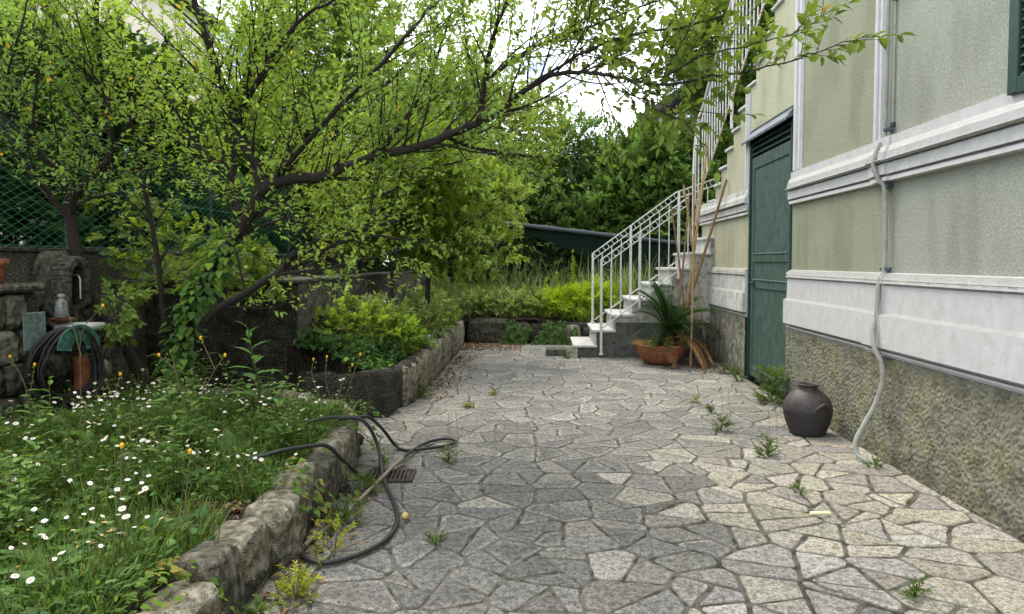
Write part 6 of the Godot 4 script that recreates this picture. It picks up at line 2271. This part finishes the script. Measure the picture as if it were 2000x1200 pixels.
func build_back_weeds() -> void:
	# mounds of fleabane and grass on the raised bed
	var tuft := grass_tuft(12, 0.3, 0.007, 0.16)
	var tall := grass_tuft(9, 0.95, 0.012, 0.3)
	var xf := []
	var cols := []
	for k in 1500:
		var side := rng.randf() < 0.42
		var x := rr(-2.3, -1.45) if side else rr(-2.2, 1.3)
		var z := rr(-11.8, -7.0) if side else rr(-13.2, -11.95)
		xf.append(Transform3D(Basis(Vector3.UP, rr(0, TAU)).scaled(Vector3.ONE * rr(0.5, 1.1)), Vector3(x, back_h(x, z), z)))
		cols.append(Color(0.23, 0.31, 0.09).lerp(Color(0.36, 0.44, 0.09), smoothstep(-0.4, 0.4, x)) * rr(0.7, 1.3))
	stuff(many("meadow_grass", tuft, mat.grass_blade, xf, cols), "rough meadow grass covering the raised beds at the back", "grass")
	xf = []
	cols = []
	for k in 100:
		var x := -1.3 + 3.9 * pow(rng.randf(), 0.7)
		var z := rr(-13.15, -12.5)
		xf.append(Transform3D(Basis(Vector3.UP, rr(0, TAU)).scaled(Vector3.ONE * rr(0.7, 1.15)), Vector3(x, back_h(x, z) - 0.05, z)))
		cols.append(Color(0.34, 0.42, 0.17) * rr(0.6, 1.2))
	stuff(many("tall_grass", tall, mat.grass_blade, xf, cols), "tall arching grass stems in front of the screened fence", "grass")
	var small := sprig(10, 0.055, 0.02, 0.13)
	var spots := [[-1.95, -8.0, 0.30, "left"], [-1.7, -9.0, 0.32, ""], [-1.65, -10.2, 0.34, ""], [-1.9, -11.2, 0.36, ""], [-1.3, -12.1, 0.34, ""], [-0.75, -12.2, 0.33, ""], [-0.25, -12.15, 0.3, ""]]
	var names_ := ["grey green fleabane mound below the bent young trunk", "fleabane mound beside the white slab in the raised bed", "fleabane mound over the middle of the raised bed wall", "tall fleabane mound by the yucca", "fleabane mound at the inner corner of the raised bed", "fleabane mound above the big rubble stone", "fleabane mound left of the bright green weeds"]
	for i in spots.size():
		var s: Array = spots[i]
		crown_tree("fleabane_mound", names_[i], "daisy plant", Vector3(s[0], back_h(s[0], s[1]), s[1]), 0.006, [[Vector3(0, 0.17, 0), Vector3(s[2], 0.2, s[2])], [Vector3(0.15, 0.13, 0.15), Vector3(0.2, 0.16, 0.2)]], 200, small, mat.leaf, toned(Color(0.34, 0.43, 0.17), 0.45), 1.0, "fleabane mounds on the raised bed")
	var fl := daisy_flower()
	for i in spots.size():
		var s: Array = spots[i]
		var node := get_node("fleabane_mound" if i == 0 else "fleabane_mound_%03d" % i)
		for k in 16:
			var a := rr(0, TAU)
			var o := put("flower", fl[0], mat.petal, node, Vector3(cos(a) * s[2] * rr(0.2, 1.0), rr(0.22, 0.42), sin(a) * s[2] * rr(0.2, 1.0)))
			o.rotation = Vector3(rr(-0.2, 0.7), rr(0, 6), rr(-0.4, 0.4))
			o.scale = Vector3.ONE * rr(0.8, 1.2)
	# bright weeds by the stair
	var bright := sprig(10, 0.10, 0.022, 0.14)
	for e in [[0.15, -12.15, 0.30, 0.2, "low bright yellow green weed clump on the rubble wall"], [0.55, -12.2, 0.36, 0.26, "bright yellow green weed clump behind the stair foot"], [0.95, -12.35, 0.3, 0.28, "bright yellow green weed clump seen through the lower stair railing"]]:
		crown_tree("bright_weed", e[4], "weed", Vector3(e[0], back_h(e[0], e[1]), e[1]), 0.006, [[Vector3(0, 0.15, 0), Vector3(e[2], e[3], 0.25)]], 260, bright, mat.leaf, toned(Color(0.42, 0.56, 0.05), 0.25))
	for e in [[0.50, -12.3, 1.05, "tall bright green flowering spire beside the stair railing"], [0.22, -12.4, 0.6, "shorter bright green spire left of the tall one"], [0.02, -12.45, 0.5, "small green spire left of the shorter bright one"]]:
		var t := thing("weed_spire", e[3], "weed", Vector3(e[0], back_h(e[0], e[1]), e[1]))
		var m := MB.new()
		m.col = Color(0.16, 0.24, 0.03)
		m.tube(PackedVector3Array([Vector3(0, -0.05, 0), Vector3(0.01, e[2] * 0.5, 0), Vector3(-0.01, e[2], 0)]), 0.008, 0.004, 6)
		put("stem", m.mesh(), mat.leaf, t)
		xf = []
		cols = []
		for k in int(e[2] * 150):
			var y: float = rng.randf() * e[2]
			var a := rr(0, TAU)
			xf.append(Transform3D(basis_along(Vector3(cos(a), rr(0.4, 1.6), sin(a)), Vector3.UP).scaled_local(Vector3.ONE * rr(0.5, 0.9) * (1.2 - 0.6 * y / e[2])), Vector3(0, y, 0)))
			cols.append(Color(0.4, 0.56, 0.06) * rr(0.75, 1.2))
		many("leaves", sprig(3, 0.1, 0.022, 0.02, 0.6, 0.1, false), mat.leaf, xf, cols, t)


func build_paving_weeds() -> void:
	var tuft := grass_tuft(10, 0.12, 0.004, 0.1)
	var small := sprig(11, 0.026, 0.010, 0.07)
	var list := [
		[2.26, -6.88, 0.34, 120, "bushy leafy weed growing at the right foot of the green door", 0.9],
		[2.25, -8.1, 0.15, 50, "low green weed at the left foot of the green door", 1.0],
		[2.24, -8.62, 0.12, 36, "smaller green weed against the plinth left of the door", 1.0],
		[1.60, -4.95, 0.13, 46, "feathery weed in the paving joint in front of the jar", 1.0],
		[1.45, -5.66, 0.12, 30, "weed with two thin stalks in the middle of the yard, left of the jar", 1.0],
		[1.54, -6.35, 0.08, 16, "tiny weed behind the one with two thin stalks", 1.0],
		[-0.67, -4.72, 0.12, 26, "spindly weed beside the far hose loop", 1.0],
		[-0.99, -3.13, 0.18, 20, "pale upright weed seedling inside the near hose bend", 0.0],
		[2.24, -4.70, 0.08, 14, "small weed below the bent end of the conduit", 1.0],
		[1.55, -2.88, 0.06, 14, "flat little weed in a joint at the lower right", 1.0],
		[1.53, -4.12, 0.07, 10, "tiny weed between pale stones behind the chalk", 1.0],
		[-0.75, -6.5, 0.05, 14, "mossy weed tuft in the far middle of the paving", 1.0],
		[-0.52, -7.1, 0.06, 14, "second mossy tuft a little behind in the far middle", 1.0],
		[1.48, -6.8, 0.05, 12, "mossy tuft right of the middle, in front of the door", 1.0],
		[0.36, -9.95, 0.13, 40, "weed clump at the foot of the first stair step", 1.0],
		[-1.26, -6.95, 0.14, 50, "white flowered trailing weed hanging down the raised bed corner", 1.0],
		[-0.53, -3.3, 0.06, 8, "tiny grass tuft in the joint right of the near hose loop", 1.0],
		[-1.02, -2.72, 0.12, 36, "yellowish weed at the foot of the near edging", 1.0],
		[-1.08, -2.48, 0.1, 24, "trailing weed at the bottom edge beside the edging", 1.0],
		[-1.06, -3.55, 0.14, 40, "weed clump between the edging and the muddy hose length", 1.0],
		[-1.08, -4.05, 0.12, 34, "weed clump beside the drain grate", 1.0],
	]
	var n := 0
	for e in list:
		var t := thing("paving_weed", e[4], "weed", Vector3(e[0], 0.0, e[1]))
		var xf := []
		var cols := []
		var lush := n == 0
		var tone := Color(0.13, 0.225, 0.05)
		if n in [7, 17]:
			tone = Color(0.4, 0.48, 0.06)
		elif n in [11, 12, 13]:
			tone = Color(0.26, 0.28, 0.06)
		for k in e[3]:
			var a := rr(0, TAU)
			var y: float = pow(rng.randf(), 1.3) * e[2]
			var r: float = rr(0.0, 0.55) * e[2] * (1.0 - 0.5 * y / e[2])
			xf.append(Transform3D(basis_along(Vector3(cos(a), rr(0.1, 1.2), sin(a)), Vector3.UP + rv() * 0.3).scaled_local(Vector3.ONE * rr(0.7, 1.2) * (1.3 if lush else 0.8)), Vector3(cos(a) * r, y, sin(a) * r)))
			cols.append(tone * rr(0.7, 1.3))
		many("leaves", small, mat.leaf, xf, cols, t)
		var m := MB.new()
		m.col = Color(0.12, 0.14, 0.05)
		for k in 4:
			var a := rr(0, TAU)
			m.tube(PackedVector3Array([Vector3.ZERO, Vector3(cos(a) * 0.1, 0.6, sin(a) * 0.1) * e[2], Vector3(cos(a) * 0.3, 1.0, sin(a) * 0.3) * e[2]]), 0.002, 0.001, 3, false)
		put("stems", m.mesh(), mat.leaf, t)
		if e[5] > 0.0:
			var g := put("grass", tuft, mat.grass_blade, t)
			g.scale = Vector3.ONE * clampf(e[2] * 6.0, 0.4, 1.1)
			g.material_override = green_grass()
		if n in [3, 4, 6]: # thin seed stalks
			for k in 2:
				var s := MB.new()
				s.col = Color(0.16, 0.18, 0.07)
				s.tube(PackedVector3Array([Vector3(k * 0.05, 0, 0), Vector3(k * 0.06 + 0.01, 0.18, 0.01), Vector3(k * 0.05, 0.36, 0.0)]), 0.0018, 0.0012, 4, false)
				for q in 8:
					s.leaf(Vector3(k * 0.055, 0.08 + 0.035 * q, 0.0), basis_along(rv() + Vector3(0, 0.6, 0), Vector3.UP), 0.02, 0.006, 0.2, 0.2)
				put("stalk", s.mesh(), mat.leaf, t)
		n += 1


func green_grass() -> StandardMaterial3D:
	if not mat.has("weed_grass"):
		var m := leafy("weed_grass", 0.7, 0.5)
		m.albedo_color = lin(0.10, 0.16, 0.03)
	return mat.weed_grass


func build_litter() -> void:
	var lm := MB.new()
	lm.leaf(Vector3.ZERO, Basis(), 1.0, 0.5, 0.5, 0.5)
	var xf := []
	var cols := []
	for k in 1500:
		var x := 0.0
		var z := 0.0
		var q := rng.randf()
		if q < 0.45:
			x = -1.28 + pow(rng.randf(), 1.6) * 0.9
			z = -11.55 + pow(rng.randf(), 1.5) * 0.9
		elif q < 0.75:
			x = -1.24 + pow(rng.randf(), 2.2) * 0.35
			z = rr(-10.5, -6.8)
		elif q < 0.9:
			x = -1.16 + pow(rng.randf(), 2.0) * 0.22
			z = rr(-4.6, -2.3)
		else:
			x = rr(1.9, 2.33)
			z = rr(-9.7, -8.6)
		var b := basis_along(Vector3(rr(-1, 1), rr(-0.25, 0.25), rr(-1, 1)), Vector3.UP + rv() * 0.35)
		xf.append(Transform3D(b.scaled_local(Vector3.ONE * rr(0.025, 0.055)), Vector3(x, rr(0.013, 0.03), z)))
		cols.append([Color(0.23, 0.12, 0.055), Color(0.17, 0.10, 0.05), Color(0.30, 0.19, 0.08), Color(0.10, 0.065, 0.04)][rng.randi() % 4] * rr(0.7, 1.3))
	for k in 420: # dry patch by the edging
		var a := rr(0, TAU)
		var r := sqrt(rng.randf()) * 0.30
		var x := -1.56 + cos(a) * r * 0.85
		var z := -2.95 + sin(a) * r
		var b := basis_along(Vector3(rr(-1, 1), rr(-0.25, 0.25), rr(-1, 1)), Vector3.UP + rv() * 0.4)
		var thin := rng.randf() < 0.5
		xf.append(Transform3D(b.scaled_local(Vector3(1, 1, 0.25 if thin else 1.0) * rr(0.02, 0.05)), Vector3(x, garden_h(x, z) + rr(0.004, 0.025), z)))
		cols.append([Color(0.20, 0.12, 0.065), Color(0.13, 0.08, 0.045), Color(0.29, 0.21, 0.12)][rng.randi() % 3] * rr(0.7, 1.3))
	stuff(many("fallen_leaves", lm.mesh(false), mat.leaf_dry, xf, cols), "dry brown leaves gathered along the walls and on the bare patch", "leaf litter")


func bed_place(p: Vector3) -> String:
	if p.x > -1.85:
		return "along the stone edging, near the hose" if p.z < -3.4 else "along the near end of the stone edging"
	if p.z < -4.3:
		return "before the plum trunks and the coiled hose" if p.x < -2.6 else "before the dark retaining wall"
	if p.z < -3.2:
		return "in the left middle of the near bed" if p.x < -2.5 else "in the centre of the near bed"
	return "in the lower left corner of the near bed"
